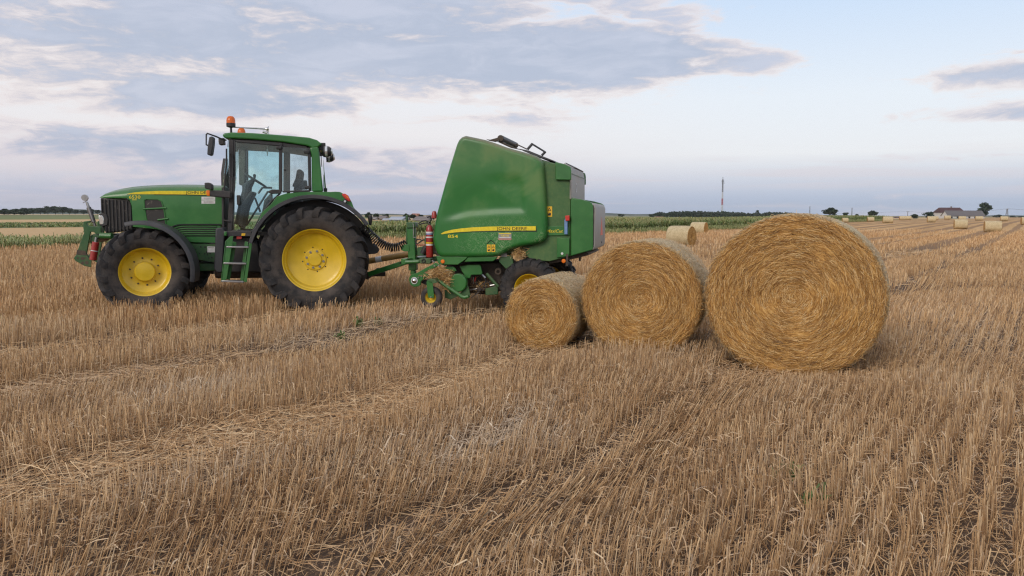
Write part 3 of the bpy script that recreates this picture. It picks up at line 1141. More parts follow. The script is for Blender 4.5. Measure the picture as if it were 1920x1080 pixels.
BOLT_L, BOLT_S = bolt_mesh(0.014, 0.022), bolt_mesh(0.012, 0.016)


def text_mesh(body, x_left, x_right, z_base, y, bold=0.0, height=None, extr=0.0015, shear=0.0):
    """lettering on a plane of constant Y, reading from x_left (greater X) to x_right"""
    cu = bpy.data.curves.new('txt', 'FONT')
    cu.body = body
    cu.size = 1
    cu.offset = bold
    cu.shear = shear
    cu.resolution_u = 3
    o = bpy.data.objects.new('txt', cu)
    COL.objects.link(o)
    dg = bpy.context.evaluated_depsgraph_get()
    me = bpy.data.meshes.new_from_object(o.evaluated_get(dg))
    bpy.data.objects.remove(o)
    n = len(me.vertices)
    co = np.empty(n * 3, np.float32)
    me.vertices.foreach_get('co', co)
    co = co.reshape(-1, 3)
    lo, hi = co.min(0), co.max(0)
    W = abs(x_left - x_right)
    k = W / (hi[0] - lo[0])
    kz = k if height is None else height / (hi[1] - lo[1])
    out = np.stack([x_left - (co[:, 0] - lo[0]) * k * (1 if x_left > x_right else -1), np.full(n, y), z_base + (co[:, 1] - lo[1]) * kz], 1)
    me.vertices.foreach_set('co', out.astype(np.float32).ravel())
    me.materials.clear()
    me.update()
    return me


def plate(name, pts, y, mat, parent, t=0.002, bevel=0.0):
    mb = MB()
    mb.prism(pts, y - t, y)
    return mb.build(name, mat, parent, bevel=bevel)


# ---------------------------------------------------------------- tractor
def build_tractor():
    root = empty('tractor', (TR.o[0], TR.o[1], 0), TR.yaw)
    props(root, 'green tractor with yellow wheel rims and glazed cab, hitched to the baler', 'tractor')
    P = TR.pts

    def A(*l, y=0.4):
        return P([cA(*q) for q in l], y)
    # --- wheels
    for sg in (1, -1):
        rz = 0 if sg > 0 else math.pi
        wheel(root, (-0.012, 0.9 * sg, 0.872), rz, REAR_TYRE, REAR_RIM, REAR_HUB, (8, 0.140, -0.012), BOLT_L, (8, 0.205, -0.0285), 'rear_wheel')
        wheel(root, (2.66, 0.86 * sg, 0.70), rz + math.radians(15), FRONT_TYRE, FRONT_RIM, FRONT_HUB, (10, 0.215, 0.003), BOLT_S, None, 'front_wheel')
    # --- hood: rounded sections along the length
    tops = [(181, 482), (190, 470), (215, 458), (250, 448), (300, 438), (350, 430), (420, 424), (500, 420), (600, 418), (700, 419), (840, 424)]
    rings = []
    nose_x = A((181, 480))[0][0]
    xz = A(*tops)
    bot_pts = A((181, 486), (335, 488), (350, 500), (360, 530), (364, 590), (366, 640), (520, 655), (560, 640), (600, 631), (840, 631))
    bx = np.array([p[0] for p in bot_pts])[::-1]
    bz = np.array([p[1] for p in bot_pts])[::-1]
    tx = np.array([p[0] for p in xz])[::-1]
    tz = np.array([p[1] for p in xz])[::-1]
    xs = sorted(set(list(np.linspace(tx[0], tx[-1], 26)) + list(bx)))
    for x in xs:
        zt = float(np.interp(x, tx, tz))
        zb = float(np.interp(x, bx, bz))
        f = max(0.0, (x - (nose_x - 0.75)) / 0.75)
        w = 0.40 - 0.09 * f ** 2
        zb = min(zb, zt - 0.012)
        R = min(0.13, (zt - zb) * 0.8)
        crown = 0.018
        half = [(w - 0.002, zb), (w, zb + (zt - R - zb) * 0.5), (w, zt - R)]
        for k in range(1, 6):
            t = k / 6 * math.pi / 2
            half.append((w - R * 1.5 * (1 - math.cos(t)), zt - R + R * math.sin(t)))
        half.append((w - R * 1.5, zt))
        half.append((w * 0.4, zt + crown))
        ring = [(x, y, z) for y, z in half] + [(x, -y, z) for y, z in reversed(half)]
        rings.append(ring)
    mb = MB()
    mb.loft(rings)
    mb.build('hood', M_GREEN, root, ang=40)
    def hood_w(x):
        return 0.40 - 0.09 * max(0.0, (x - (nose_x - 0.75)) / 0.75) ** 2

    def hug(o, off):
        ym = max(q.co.y for q in o.data.vertices)
        for vx in o.data.vertices:
            vx.co.y = hood_w(vx.co.x) + off + (vx.co.y - ym)
    # yellow stripe with black underline
    st = A((333, 467), (360, 459), (420, 453), (500, 449), (640, 449), (780, 450), (838, 451), (838, 472), (640, 468), (480, 467))
    up_, lo_ = A((333, 466.5), (345, 463), (360, 459), (380, 456.5), (420, 453), (460, 451), (500, 449), (640, 449), (780, 450), (838, 451)), A((333, 467), (480, 467), (640, 468), (838, 472))
    xs_ = np.linspace(up_[0][0], up_[-1][0], 28)
    zu_ = np.interp(-xs_, [-p[0] for p in up_], [p[1] for p in up_])
    zl_ = np.interp(-xs_, [-p[0] for p in lo_], [p[1] for p in lo_])
    mb = MB()
    for k in range(27):
        mb.add([(xs_[k + d], hood_w(xs_[k + d]) + o, zz[k + d]) for o in (.0045, -.01) for d, zz in ((0, zl_), (1, zl_), (1, zu_), (0, zu_))],
               [(0, 1, 2, 3), (0, 4, 5, 1), (3, 2, 6, 7)])
    link('hood_stripe', mb.mesh('hood_stripe', fix=False), M_DECAL, root)
    plate('stripe_underline', A((480, 467.5), (640, 468.5), (838, 472.5), (838, 476), (640, 472), (480, 470.5)), 0.4036, M_BLACK, root, 0.003)
    l = A((650, 471), (800, 472))
    link('lettering', text_mesh('JOHN DEERE', l[0][0], l[1][0], l[0][1] + 0.004, 0.4062, 0.002, 0.062), M_BLACK, root)
    l = A((346, 490), (408, 490), (408, 473))
    link('lettering', text_mesh('6530', l[0][0], l[1][0], l[0][1], 0.3965, 0.008, l[2][1] - l[1][1]), M_DECAL, root)
    hug([o for o in bpy.data.objects if o.name.startswith('lettering')][-1], 0.003)
    plate('lettering', A((363, 495), (393, 495), (393, 498), (363, 498)), 0.3955, M_DECAL, root)
    # side vent: recessed mesh with green bars, both sides
    v = [(428, 497), (445, 493), (500, 494), (520, 505), (532, 540), (540, 590), (543, 640), (510, 655), (470, 640), (440, 600), (430, 540)]
    plate('vent_mesh', A(*v), 0.4035, M_GRILLE, root, 0.004)
    loop = [(x, 0.405, z) for x, z in A(*v)]
    MB().tube(loop + loop[:2], 0.010, 6).build('vent_rim', M_GREEN, root)
    for a, b in (((424, 546), (545, 540)), ((500, 604), (556, 597))):
        pa, pb = A(a)[0], A(b)[0]
        MB().tube([(pa[0], 0.412, pa[1]), (pb[0], 0.412, pb[1])], 0.014, 8).build('vent_bar', M_GREEN, root)
    MB().tube([(x, 0.402, z) for x, z in A((545, 662), (560, 650), (585, 637), (612, 630), (640, 628.5), (838, 628.5))], 0.012, 6).build('hood_seam', M_BLACK, root)
    # stickers on the hood
    for q in ([(733, 480), (806, 480), (806, 497), (733, 497)], [(733, 499), (806, 499), (806, 517), (733, 517)]):
        plate('sticker', A(*q), 0.4032, M_WHITE, root)
    for zy in (486, 491, 505, 510):
        plate('sticker_print', A((745, zy), (798, zy), (798, zy + 2), (745, zy + 2)), 0.4048, M_GREYPRINT, root)
    # grille box with slats
    gx = A((186, 486), (335, 492), (350, 506), (358, 540), (361, 600), (361, 650), (340, 660), (215, 675), (200, 640))
    mb = MB()
    mb.prism(gx, -0.335, 0.335)
    mb.build('grille', M_GRILLE, root, bevel=0.02)
    x0, x1 = gx[0][0], gx[5][0]
    for i in range(9):
        x = x0 - 0.02 - (x0 - x1 - 0.04) * i / 8
        zt = float(np.interp(x, [x1, x0], [A((355, 500))[0][1], A((186, 486))[0][1]])) - (0.06 if i == 8 else 0.012)
        zb = A((300, 668))[0][1]
        for sg in (1, -1):
            mb = MB()
            mb.box((x, sg * 0.345, (zt + zb) / 2), (0.018, 0.022, zt - zb))
            mb.build('grille_slat', M_DARK, root, bevel=0.004)
    for k in range(6):
        mb = MB()
        z0, z1 = A((186, 486))[0][1] - .02, A((200, 660))[0][1]
        mb.box((x0 + 0.004, -0.26 + 0.104 * k, (z0 + z1) / 2), (0.02, 0.016, z0 - z1))
        mb.build('grille_slat', M_DARK, root, bevel=0.004)
    # headlights
    for sg in (1, -1):
        hp = A((182, 572), (200, 566), (222, 575), (232, 600), (228, 632), (205, 640), (186, 634))
        mb = MB()
        mb.prism(hp, sg * 0.28, sg * 0.368)
        h = mb.build('headlight', M_DARK, root, bevel=0.012)
        lp = A((184, 580), (205, 579), (213, 592), (215, 622), (206, 629), (190, 628))
        mb = MB()
        mb.prism([(x + 0.012, z) for x, z in lp], sg * 0.27, sg * 0.374)
        mb.build('lamp_lens', M_LAMP, h, bevel=0.01)
    # ribbed lower engine cover
    lc = A((555, 655), (580, 640), (620, 631), (838, 632), (806, 727), (690, 724), (600, 715), (560, 700))
    mb = MB()
    mb.prism(lc, -0.385, 0.385)
    mb.build('engine_cover', M_GREEN, root, bevel=0.006)
    for k in range(5):
        o = k * 11.5
        path = A((560 + o * 0.9, 672 + o * 0.55), (582 + o * .8, 652 + o * 0.75), (610 + o * .6, 641 + o * .95), (650 + o * .3, 637 + o), (720, 637 + o), (812, 638 + o))
        MB().tube([(x, 0.386, z) for x, z in path], 0.013, 6).build('cover_rib', M_GREEN_LIGHT, root)
        MB().tube([(x, 0.384, z - 0.020) for x, z in path], 0.010, 6).build('cover_groove', M_BLACK, root)
    # engine frame plate with holes
    fp = A((540, 700), (600, 722), (690, 730), (806, 733), (806, 832), (720, 818), (640, 800), (560, 780))
    mb = MB()
    mb.prism(fp, -0.36, 0.36)
    fr = mb.build('engine_frame', M_GREEN_FRAME, root, bevel=0.006)
    for (hx, hz, r) in ((727, 748, .016), (750, 750, .016), (762, 777, .024), (748, 785, .013), (763, 790, .012), (777, 783, .015), (786, 805, .016), (770, 808, .012), (720, 783, .012), (700, 760, .012)):
        q = A((hx, hz))[0]
        link('frame_hole', MB().disc((q[0], 0.3625, q[1]), r, 12).mesh('frame_hole'), M_BLACK, fr)
    q = plate('sticker', A((762, 745), (803, 747), (803, 777), (762, 777)), 0.364, M_WHITE, root)
    plate('sticker_print', A((766, 750), (800, 751), (800, 755), (766, 754)), 0.3655, M_GREYPRINT, root)
    # underside: axle beam, gearbox, front axle
    mb = MB()
    mb.prism(A((690, 838), (840, 838), (840, 876), (700, 880)), -0.3, 0.3)
    mb.build('chassis_beam', M_GREEN_FRAME, root, bevel=0.01)
    mb = MB()
    mb.box((0.75, 0, 0.80), (1.9, 0.60, 0.55))
    mb.box((0.0, 0, 0.87), (0.6, 1.4, 0.34))
    mb.build('gearbox', M_RUST, root, bevel=0.05)
    mb = MB()
    mb.box((2.66, 0, 0.68), (0.26, 1.35, 0.22))
    mb.box((2.66, 0, 0.95), (0.9, 0.5, 0.35))
    mb.build('front_axle', M_GREEN_FRAME, root, bevel=0.03)
    # --- front fenders
    for sg in (1, -1):
        rings = []
        for k in range(17):
            t = math.radians(74 + 118 * k / 16)
            Rr = 0.80 - 0.02 * k / 16
            c, s = math.cos(t), math.sin(t)
            yy = sg * 0.86
            rings.append([(2.66 + c * Rr, yy - 0.22, 0.70 + s * Rr), (2.66 + c * (Rr + 0.022), yy - 0.21, 0.70 + s * (Rr + 0.022)),
                          (2.66 + c * (Rr + 0.022), yy + 0.20, 0.70 + s * (Rr + 0.022)), (2.66 + c * (Rr - 0.01), yy + 0.225, 0.70 + s * (Rr - 0.01)),
                          (2.66 + c * (Rr - 0.045), yy + 0.225, 0.70 + s * (Rr - 0.045)), (2.66 + c * (Rr - 0.045), yy + 0.21, 0.70 + s * (Rr - 0.045)), (2.66 + c * (Rr - 0.012), yy + 0.20, 0.70 + s * (Rr - 0.012))])
        mb = MB()
        mb.loft(rings)
        mb.build('front_fender', M_GREY, root, ang=50)
    # --- rear fenders: green arch with grey lip
    wc = (-0.012, 0.872)
    for sg in (1, -1):
        rings = []
        for k in range(25):
            t = math.radians(16 + 130 * k / 24)
            Rr = 1.025
            c, s = math.cos(t), math.sin(t)
            y1, y0 = 1.13 * sg, 0.62 * sg
            rings.append([(wc[0] + c * r, y, wc[1] + s * r) for r, y in ((Rr, y0), (Rr + 0.035, y0), (Rr + 0.048, y1 - 0.03 * sg), (Rr + 0.038, y1), (Rr - 0.012, y1), (Rr - 0.02, y1 - 0.02 * sg), (Rr + 0.018, y1 - 0.035 * sg))])
        mb = MB()
        mb.loft(rings)
        mb.build('fender_lip', M_GREY, root, ang=50)
        yf = 1.06
        arc = [(wc[0] + math.cos(math.radians(t)) * 1.055, wc[1] + math.sin(math.radians(t)) * 1.055) for t in range(150, 15, -9)]
        top = P([cB(790, 975), cB(850, 898), cB(940, 868), cB(1100, 853), cB(1310, 851), cB(1390, 853), cB(1430, 850), cB(1480, 853), cB(1545, 885), cB(1590, 940), cB(1612, 1000)], yf)
        top = P([cI(498, 600), cI(540, 520), cB(700, 1055)], yf) + top
        mb = MB()
        mb.prism(arc[::-1] + top[::-1], sg * 0.62, sg * yf)
        mb.build('rear_fender', M_GREEN, root, bevel=0.025, seg=3)
        lamp = P([cB(1495, 872), cB(1530, 868), cB(1565, 890), cB(1588, 950), cB(1560, 945), cB(1515, 905)], yf)
        mb = MB()
        mb.prism(lamp, sg * 0.82, sg * 1.085)
        tl = mb.build('tail_light', M_REDLENS, root, bevel=0.012)
        o1 = P([cB(1530, 880), cB(1560, 900), cB(1575, 925), cB(1548, 910)], yf)
        mb = MB()
        mb.prism(o1, sg * 0.84, sg * 1.092)
        mb.build('indicator_lens', M_ORANGE, tl, bevel=0.006)
        q = P([cB(1530, 947)], yf)[0]
        mb = MB()
        mb.lathe([(0, sg * 1.12), (0.03, sg * 1.12), (0.036, sg * 1.10), (0.036, sg * 1.04)], 16, (q[0], 0, q[1]))
        mb.lathe([(0, sg * 1.126), (0.018, sg * 1.126), (0.018, sg * 1.11)], 12, (q[0], 0, q[1]), mi=1)
        mb.build('reflector', [M_DARK, M_LAMP], root)
        # dark inner arch
        arc2 = [(wc[0] + math.cos(math.radians(t)) * 0.99, wc[1] + math.sin(math.radians(t)) * 0.99) for t in range(10, 171, 8)]
        mb = MB()
        mb.prism(arc2, sg * 0.60, sg * 0.62)
        mb.build('wheel_arch', M_DARK, root)
    # --- cab
    yc = 0.79
    roof = P([cB(300, 287), cB(318, 264), cB(400, 256), cB(600, 262), cB(800, 276), cB(1000, 292), cB(1170, 308), cB(1250, 333), cB(1300, 372),
              cB(1262, 405), cB(1200, 418), cB(1178, 402), cB(1140, 388), cB(900, 352), cB(640, 330), cB(440, 318), cB(330, 318)], yc)
    mb = MB()
    mb.prism(roof, -yc, yc)
    mb.build('cab_roof', M_GREEN, root, bevel=0.045, seg=4, ang=45)
    lining = P([cB(370, 325), cB(640, 335), cB(900, 358), cB(1140, 394), cB(1170, 420), cB(1150, 440), cB(900, 400), cB(640, 370), cB(370, 362)], yc - .03)
    mb = MB()
    mb.prism(lining, -(yc - 0.035), yc - 0.035)
    mb.build('roof_lining', M_DARK, root, bevel=0.01)

    def strip(name, pts, wd, y, mat, thick=0.05, bev=0.008):
        """a pillar following pts on the side plane, both sides of the cab"""
        for sg in (1, -1):
            mb = MB()
            q = P(pts, y)
            for a, b in zip(q[:-1], q[1:]):
                mb.bar((a[0], sg * (y - thick / 2), a[1]), (b[0], sg * (y - thick / 2), b[1]), thick, wd, (1, 0, 0.001))
            mb.build(name, mat, root, bevel=bev)
    yp = 0.78
    strip('front_pillar', [cB(392, 330), cB(395, 700), cI(312, 290), cI(298, 560)], 0.075, yp, M_DARK, 0.07)
    strip('middle_pillar', [cB(886, 360), cB(884, 850)], 0.055, yp, M_DARK, 0.06)
    strip('rear_window_post', [cB(1170, 410), cB(1180, 845)], 0.05, yp, M_DARK, 0.05)
    for sg in (1, -1):
        cp = P([cB(1176, 408), cB(1262, 402), cB(1275, 480), cB(1296, 700), cB(1312, 850), cB(1200, 850), cB(1195, 480)], yp)
        mb = MB()
        mb.prism(cp, sg * 0.69, sg * 0.80)
        mb.build('rear_pillar', M_GREEN, root, bevel=0.02)
    # door frame: bottom and sloping rear edge
    strip('door_frame', [cB(440, 345), cB(880, 385)], 0.03, yp + 0.004, M_DARK, 0.04)
    strip('door_frame', [cI(312, 555), cI(500, 562), cI(520, 540), cI(600, 380), cI(687, 275), cB(880, 868)], 0.026, yp + 0.006, M_DARK, 0.04)
    strip('door_frame', [cB(425, 340), cB(428, 700), cI(322, 400), cI(312, 555)], 0.022, yp + 0.006, M_DARK, 0.04)
    strip('cab_sill', [cI(240, 580), cI(500, 582)], 0.085, 0.80, M_DARK, 0.08)
    strip('window_frame', [cB(905, 850), cB(1180, 842)], 0.03, yp + 0.003, M_DARK, 0.04)
    # glass
    for sg in (1, -1):
        door = P([cB(432, 350), cB(878, 385), cB(878, 860), cI(687, 290), cI(600, 390), cI(515, 548), cI(318, 548), cI(326, 400)], 0.765)
        mb = MB()
        mb.prism(door, sg * 0.762, sg * 0.766)
        mb.build('door_glass', M_GLASS, root)
        win = P([cB(900, 400), cB(1165, 420), cB(1172, 835), cB(905, 845)], 0.765)
        mb = MB()
        mb.prism(win, sg * 0.761, sg * 0.765)
        mb.build('side_window', M_GLASS_REAR, root)
    fx0, fz0 = P([cB(372, 330)], 0.6)[0]
    fx1, fz1 = P([cI(262, 540)], 0.6)[0]
    mb = MB()
    mb.add([(fx0, -.72, fz0), (fx0, .72, fz0), (fx1 + .02, .72, 2.05), (fx1 + .02, -.72, 2.05)], [(0, 1, 2, 3)])
    mb.build('windshield', M_GLASS, root)
    rx0, rz0 = P([cB(1275, 440)], 0.6)[0]
    rx1, rz1 = P([cB(1306, 850)], 0.6)[0]
    mb = MB()
    mb.add([(rx0, -.68, rz0), (rx0, .68, rz0), (rx1, .68, rz1), (rx1, -.68, rz1)], [(0, 1, 2, 3)])
    mb.build('rear_window', M_GLASS_REAR, root)
    # hinges and handles
    for p, y in ((cB(868, 410), .80), (cB(1145, 452), .80), (cB(1158, 808), .80)):
        x, z = TR.at(p, y)
        mb = MB()
        mb.box((x, y, z), (0.09, 0.03, 0.05))
        mb.build('hinge', M_DARK, root, bevel=0.01)
    hp = P([cB(760, 845), cB(800, 828), cB(890, 830), cB(895, 870), cB(800, 872), cB(765, 862)], .82)
    mb = MB()
    mb.prism(hp, .79, .84)
    mb.build('door_handle', M_DARK, root, bevel=0.01)
    x, z = TR.at(cB(928, 633), .78)
    mb = MB()
    mb.lathe([(0, .80), (.018, .798), (.022, .785), (.022, .77)], 12, (x, 0, z))
    mb.build('window_latch', M_DARK, root)
    # handrail by the door and lower door hinge
    g1 = [TR.p3(q, .84) for q in (cB(375, 480), cB(385, 468), cB(400, 470), cB(408, 520), cI(322, 120), cI(312, 250))]
    MB().tube(g1, 0.012, 8).build('grab_rail', M_DARK, root)
    g1 = [TR.p3(q, .80) for q in (cB(345, 420), cB(345, 570), cB(325, 760), cI(245, 220), cI(232, 400), cI(238, 455), cI(300, 468))]
    MB().tube(g1, 0.013, 8).build('wiring_hose', M_DARK, root)
    hp = P([cI(362, 225), cI(395, 225), cI(398, 310), cI(380, 325), cI(365, 310)], .80)
    mb = MB()
    mb.prism(hp, .77, .82)
    mb.build('door_lock', M_DARK, root, bevel=0.012)
    # windscreen side column (dark, front)
    mb = MB()
    mb.prism(P([cI(222, 150), cI(252, 150), cI(250, 560), cI(225, 560)], .55), -.55, .55)
    mb.build('firewall', M_DARK, root, bevel=0.01)
    mb = MB()
    mb.prism(P([cI(248, 560), cI(272, 560), cI(272, 600), cI(245, 600)], .82), .74, .84)
    mb.build('step_bracket', M_GREEN, root, bevel=0.01)
    # warning label and red print under the door
    plate('warning_label', P([cI(408, 576), cI(442, 576), cI(440, 598), cI(405, 598)], .803), .803, M_WARN, root)
    mb = MB()
    mb.prism(P([cI(362, 606), cI(408, 606), cI(405, 628), cI(360, 630)], .80), .76, .80)
    mb.build('red_tag', M_RED, root)
    # interior: floor, far wall pieces, seat, console, steering wheel, controls
    zf = TR.at(cI(400, 560), 0.4)[1]
    mb = MB()
    mb.box((0.75, 0, zf - 0.03), (1.25, 1.45, 0.06))
    mb.build('cab_floor', M_INNER, root)
    mb = MB()
    sx, sz = TR.at(cB(1050, 760), 0.0)
    mb.prism([(sx - .10, zf + .45), (sx + .48, zf + .42), (sx + .50, zf + .54), (sx - .08, zf + .56)], -.26, .26)
    mb.prism([(sx - .05, zf + .52), (sx + .08, zf + .52), (sx - .02, zf + 1.08), (sx - .12, zf + 1.06)], -.24, .24)
    mb.prism([(sx + .02, zf), (sx + .36, zf), (sx + .36, zf + .44), (sx + .02, zf + .44)], -.2, .2)
    mb.build('driver_seat', M_SEAT, root, bevel=0.05, seg=3)
    mb = MB()
    mb.prism(P([cB(1000, 800), cB(1050, 685), cB(1075, 690), cB(1075, 810)], 0.3), .22, .34)
    mb.build('armrest', M_SEAT, root, bevel=0.03)
    mb = MB()
    mb.prism(P([cB(1075, 740), cB(1150, 735), cB(1160, 830), cB(1075, 830)], -.3), -.34, -.28)
    mb.build('seat_side_panel', M_INNER, root, bevel=0.02)
    col = [TR.p3(q, 0.0) for q in (cI(400, 500), cI(430, 330), cB(560, 790), cB(625, 720))]
    MB().tube(col, [0.11, 0.10, 0.075, 0.03], 10).build('steering_column', M_DARK, root)
    a = np.array(TR.p3(cB(520, 665), 0.0))
    b = np.array(TR.p3(cB(745, 805), 0.0))
    c = (a + b) / 2
    ax = (b - a) / np.linalg.norm(b - a)
    Rw = 0.205
    loop = [tuple(c + ax * (Rw * math.cos(t)) + np.array([0, 1, 0]) * (Rw * math.sin(t))) for t in np.linspace(0, 2 * math.pi, 33)]
    mb = MB()
    mb.tube(loop, 0.016, 8, cap=False)
    for t in (0.3, 2.4, 4.5):
        mb.bar(tuple(c), tuple(c + ax * (Rw * math.cos(t)) + np.array([0, 1, 0]) * (Rw * math.sin(t))), 0.03, 0.014)
    mb.build('steering_wheel', M_DARK, root)
    mb = MB()
    q = TR.p3(cB(625, 690), .12)
    mb.lathe([(0, .03), (.022, .02), (.026, 0), (.02, -.03), (.012, -.07)], 12, q, axis='z')
    mb.build('steering_knob', M_DARK, root)
    mb = MB()
    mb.prism(P([cI(395, 330), cI(500, 190), cI(540, 200), cI(480, 330), cI(430, 520), cI(392, 520)], -.1), -.3, .1)
    mb.build('dashboard', M_DARK, root, bevel=0.03)
    # inside frame of the far side seen through the door
    mb = MB()
    for l in (((cI(455, 500), cI(650, 190))), ((cI(530, 250), cI(580, 380))), ((cI(560, 210), cI(600, 155))), ((cI(600, 155), cI(687, 158)))):
        mb.tube([TR.p3(l[0], -.55), TR.p3(l[1], -.55)], 0.018, 8)
    mb.build('control_levers', M_DARK, root)
    mb = MB()
    mb.prism(P([cI(600, 380), cI(620, 270), cI(687, 200), cI(700, 420), cI(560, 560)], -.6), -.7, -.5)
    mb.prism(P([cB(465, 430), cB(540, 430), cB(530, 800), cB(470, 780)], -.72), -.75, -.70)
    mb.build('inner_trim', M_INNER, root, bevel=0.02)
    mb = MB()
    mb.prism(P([cB(440, 362), cB(880, 385), cB(880, 455), cB(440, 432)], -.7), -.74, -.70)
    mb.build('door_header', M_GREY, root, bevel=0.008)
    mb = MB()
    mb.prism(P([cB(915, 400), cB(980, 405), cB(975, 840), cB(912, 840)], -.68), -.74, -.68)
    mb.prism(P([cB(915, 400), cB(1160, 412), cB(1160, 470), cB(915, 465)], -.68), -.74, -.68)
    mb.build('rear_trim', M_INNER, root, bevel=0.008)
    mb = MB()
    mb.tube([TR.p3(cB(752, 395), .6), TR.p3(cB(752, 425), .6)], .004, 6)
    mb.prism(P([cB(745, 425), cB(760, 425), cB(758, 492), cB(750, 490)], .6), .59, .61)
    mb.build('hanging_tag', M_WHITE, root)
    # battery/tool box, tank, ladder
    mb = MB()
    mb.prism(P([cI(168, 530), cI(235, 520), cI(262, 560), cI(250, 640), cI(235, 930), cI(215, 942), cI(175, 935), cI(153, 905), cI(163, 700)], .72), .40, .74)
    mb.build('tool_box', M_GREY, root, bevel=0.025)
    mb = MB()
    mb.prism(P([cI(262, 605), cI(500, 605), cI(560, 640), cI(600, 940), cI(250, 940)], .66), .35, .66)
    mb.build('fuel_tank', M_DARK, root, bevel=0.03)
    top, bot = 0.86, 1.02
    for q in ([cI(262, 645), cI(300, 605), cI(332, 600), cI(270, 1000), cI(216, 1020), cI(222, 960)], ):
        mb = MB()
        mb.prism(P(q, 1.0), .985, 1.0)
        pa, pb = P([cI(345, 655), cI(282, 1000)], .86)
        mb.bar((pa[0], .86, pa[1]), (pb[0], .86, pb[1]), .018, .06, (1, 0, .001))
        pa, pb = P([cI(262, 645), cI(220, 1020)], 1.0)
        mb.bar((pa[0], .93, pa[1]), (pb[0], .93, pb[1]), .16, .012, (1, 0, .001))
        mb.build('ladder_rail', M_GREEN_LIGHT, root, bevel=0.004)
    mb = MB()
    pa, pb = P([cI(470, 655), cI(425, 1020)], .92)
    mb.bar((pa[0], .92, pa[1]), (pb[0], .92, pb[1]), .15, .014, (1, 0, .001))
    mb.bar((pa[0] + .03, .85, pa[1]), (pb[0] + .03, .85, pb[1]), .014, .07, (1, 0, .001))
    pa, pb = P([cI(492, 650), cI(440, 1025)], 1.0)
    mb.bar((pa[0], .99, pa[1]), (pb[0], .99, pb[1]), .014, .05, (1, 0, .001))
    mb.build('ladder_rail', M_GREEN_LIGHT, root, bevel=0.004)
    for (a, b) in ((cI(272, 700), cI(478, 703)), (cI(246, 850), cI(456, 853)), (cI(225, 1013), cI(432, 1020))):
        pa, pb = P([a, b], .93)
        mb = MB()
        mb.bar((pa[0], .93, pa[1]), (pb[0], .93, pb[1]), .16, .03)
        mb.build('ladder_step', M_STEEL, root, bevel=0.006)
    # mirrors
    m0 = [TR.p3(q, y) for q, y in ((cB(340, 335), .82), (cB(300, 325), .92), (cB(240, 298), 1.02), (cB(155, 268), 1.10), (cB(143, 278), 1.11), (cB(142, 380), 1.12), (cB(165, 390), 1.12))]
    MB().tube(m0, 0.013, 8).build('mirror_arm', M_DARK, root)
    mp = P([cB(175, 305), cB(205, 297), cB(218, 310), cB(215, 380), cB(200, 480), cB(180, 490), cB(155, 480), cB(160, 400)], 1.14)
    mb = MB()
    mb.prism(mp, 1.0, 1.18)
    mb.build('mirror', M_GREY, root, bevel=0.02, seg=3)
    # front work lamp arm (indicator bar) with small mirror/lamp
    mb = MB()
    mb.prism(P([cI(118, 180), cI(240, 182), cI(312, 195), cI(312, 255), cI(240, 250), cI(125, 238), cI(110, 225)], .86), .80, .92)
    mb.build('lamp_bracket', M_DARK, root, bevel=0.02, seg=3)
    mb = MB()
    mb.prism(P([cI(85, 182), cI(120, 180), cI(120, 236), cI(90, 232)], .88), .79, .93)
    mb.build('indicator_lens', M_ORANGE, root, bevel=0.012)
    mb = MB()
    mb.prism(P([cI(72, 112), cI(115, 110), cI(143, 130), cI(145, 175), cI(130, 178), cI(76, 165)], .88), .80, .96)
    mb.build('side_lamp', M_DARK, root, bevel=0.015, seg=3)
    # beacons
    x, z = TR.at(cB(390, 200), .72)
    k = 0.0082 * 1.0

    def beacon(x, y, z, s):
        mb = MB()
        mb.lathe([(0.0, -.13), (.018, -.13), (.018, -.02), (.05, -.01), (.072, 0.0), (.074, .05), (.07, .056)], 20, (x, y, z), axis='z')
        bc = mb.build('beacon', M_DARK, root)
        mb = MB()
        mb.lathe([(.071, .056), (.071, .10), (.062, .14), (.04, .165), (0, .172)], 20, (x, y, z), axis='z')
        mb.build('beacon_lens', M_BEACON, bc)
    beacon(x, .72, z, 1)
    mb = MB()
    mb.tube([(x, .72, z - .12), (x, .76, TR.at(cB(395, 330), .76)[1])], .016, 8)
    mb.build('beacon_pole', M_DARK, root)
    x2, z2 = TR.at(cB(495, 262), -.6)
    beacon(x2, -.6, z2 - 0.085, 1)
    # air horn
    h0, h1 = TR.p3(cB(415, 205), .5), TR.p3(cB(735, 222), .45)
    h2 = TR.p3(cB(772, 225), .45)
    mb = MB()
    pts = [Vector(h0).lerp(Vector(h1), t) for t in (0, .5, .9, 1.0)]
    d = (Vector(h1) - Vector(h0)).normalized()
    mb.tube(pts + [Vector(h1) + d * .035, Vector(h1) + d * .055], [.010, .012, .014, .018, .035, .055], 14)
    mb.tube([TR.p3(cB(745, 235), .45), TR.p3(cB(765, 268), .45), TR.p3(cB(768, 285), .45)], .012, 8)
    mb.tube([TR.p3(cB(708, 250), .45), TR.p3(cB(755, 262), .45)], .022, 10)
    mb.build('air_horn', M_CHROME, root)
    # work lamps: rear cluster and front pair
    for sg in (1, -1):
        mb = MB()
        q = TR.p3(cB(1330, 430), .66)
        mb.lathe([(0, -.10), (.05, -.095), (.085, -.05), (.095, .03), (.095, .05)], 18, (q[0] - .02, sg * .66, q[2] - 0.03), axis='x')
        mb.box((q[0] + 0.06, sg * .66, q[2] + 0.05), (0.14, .08, .12))
        wl = mb.build('work_lamp', M_DARK, root, bevel=0.006)
        mb = MB()
        mb.lathe([(0, -.108), (.045, -.103), (.07, -.08)], 18, (q[0] - .02, sg * .66, q[2] - 0.03), axis='x')
        mb.lathe([(.098, -.02), (.10, 0.0), (.098, .02)], 18, (q[0] - .02, sg * .66, q[2] - 0.03), axis='x')
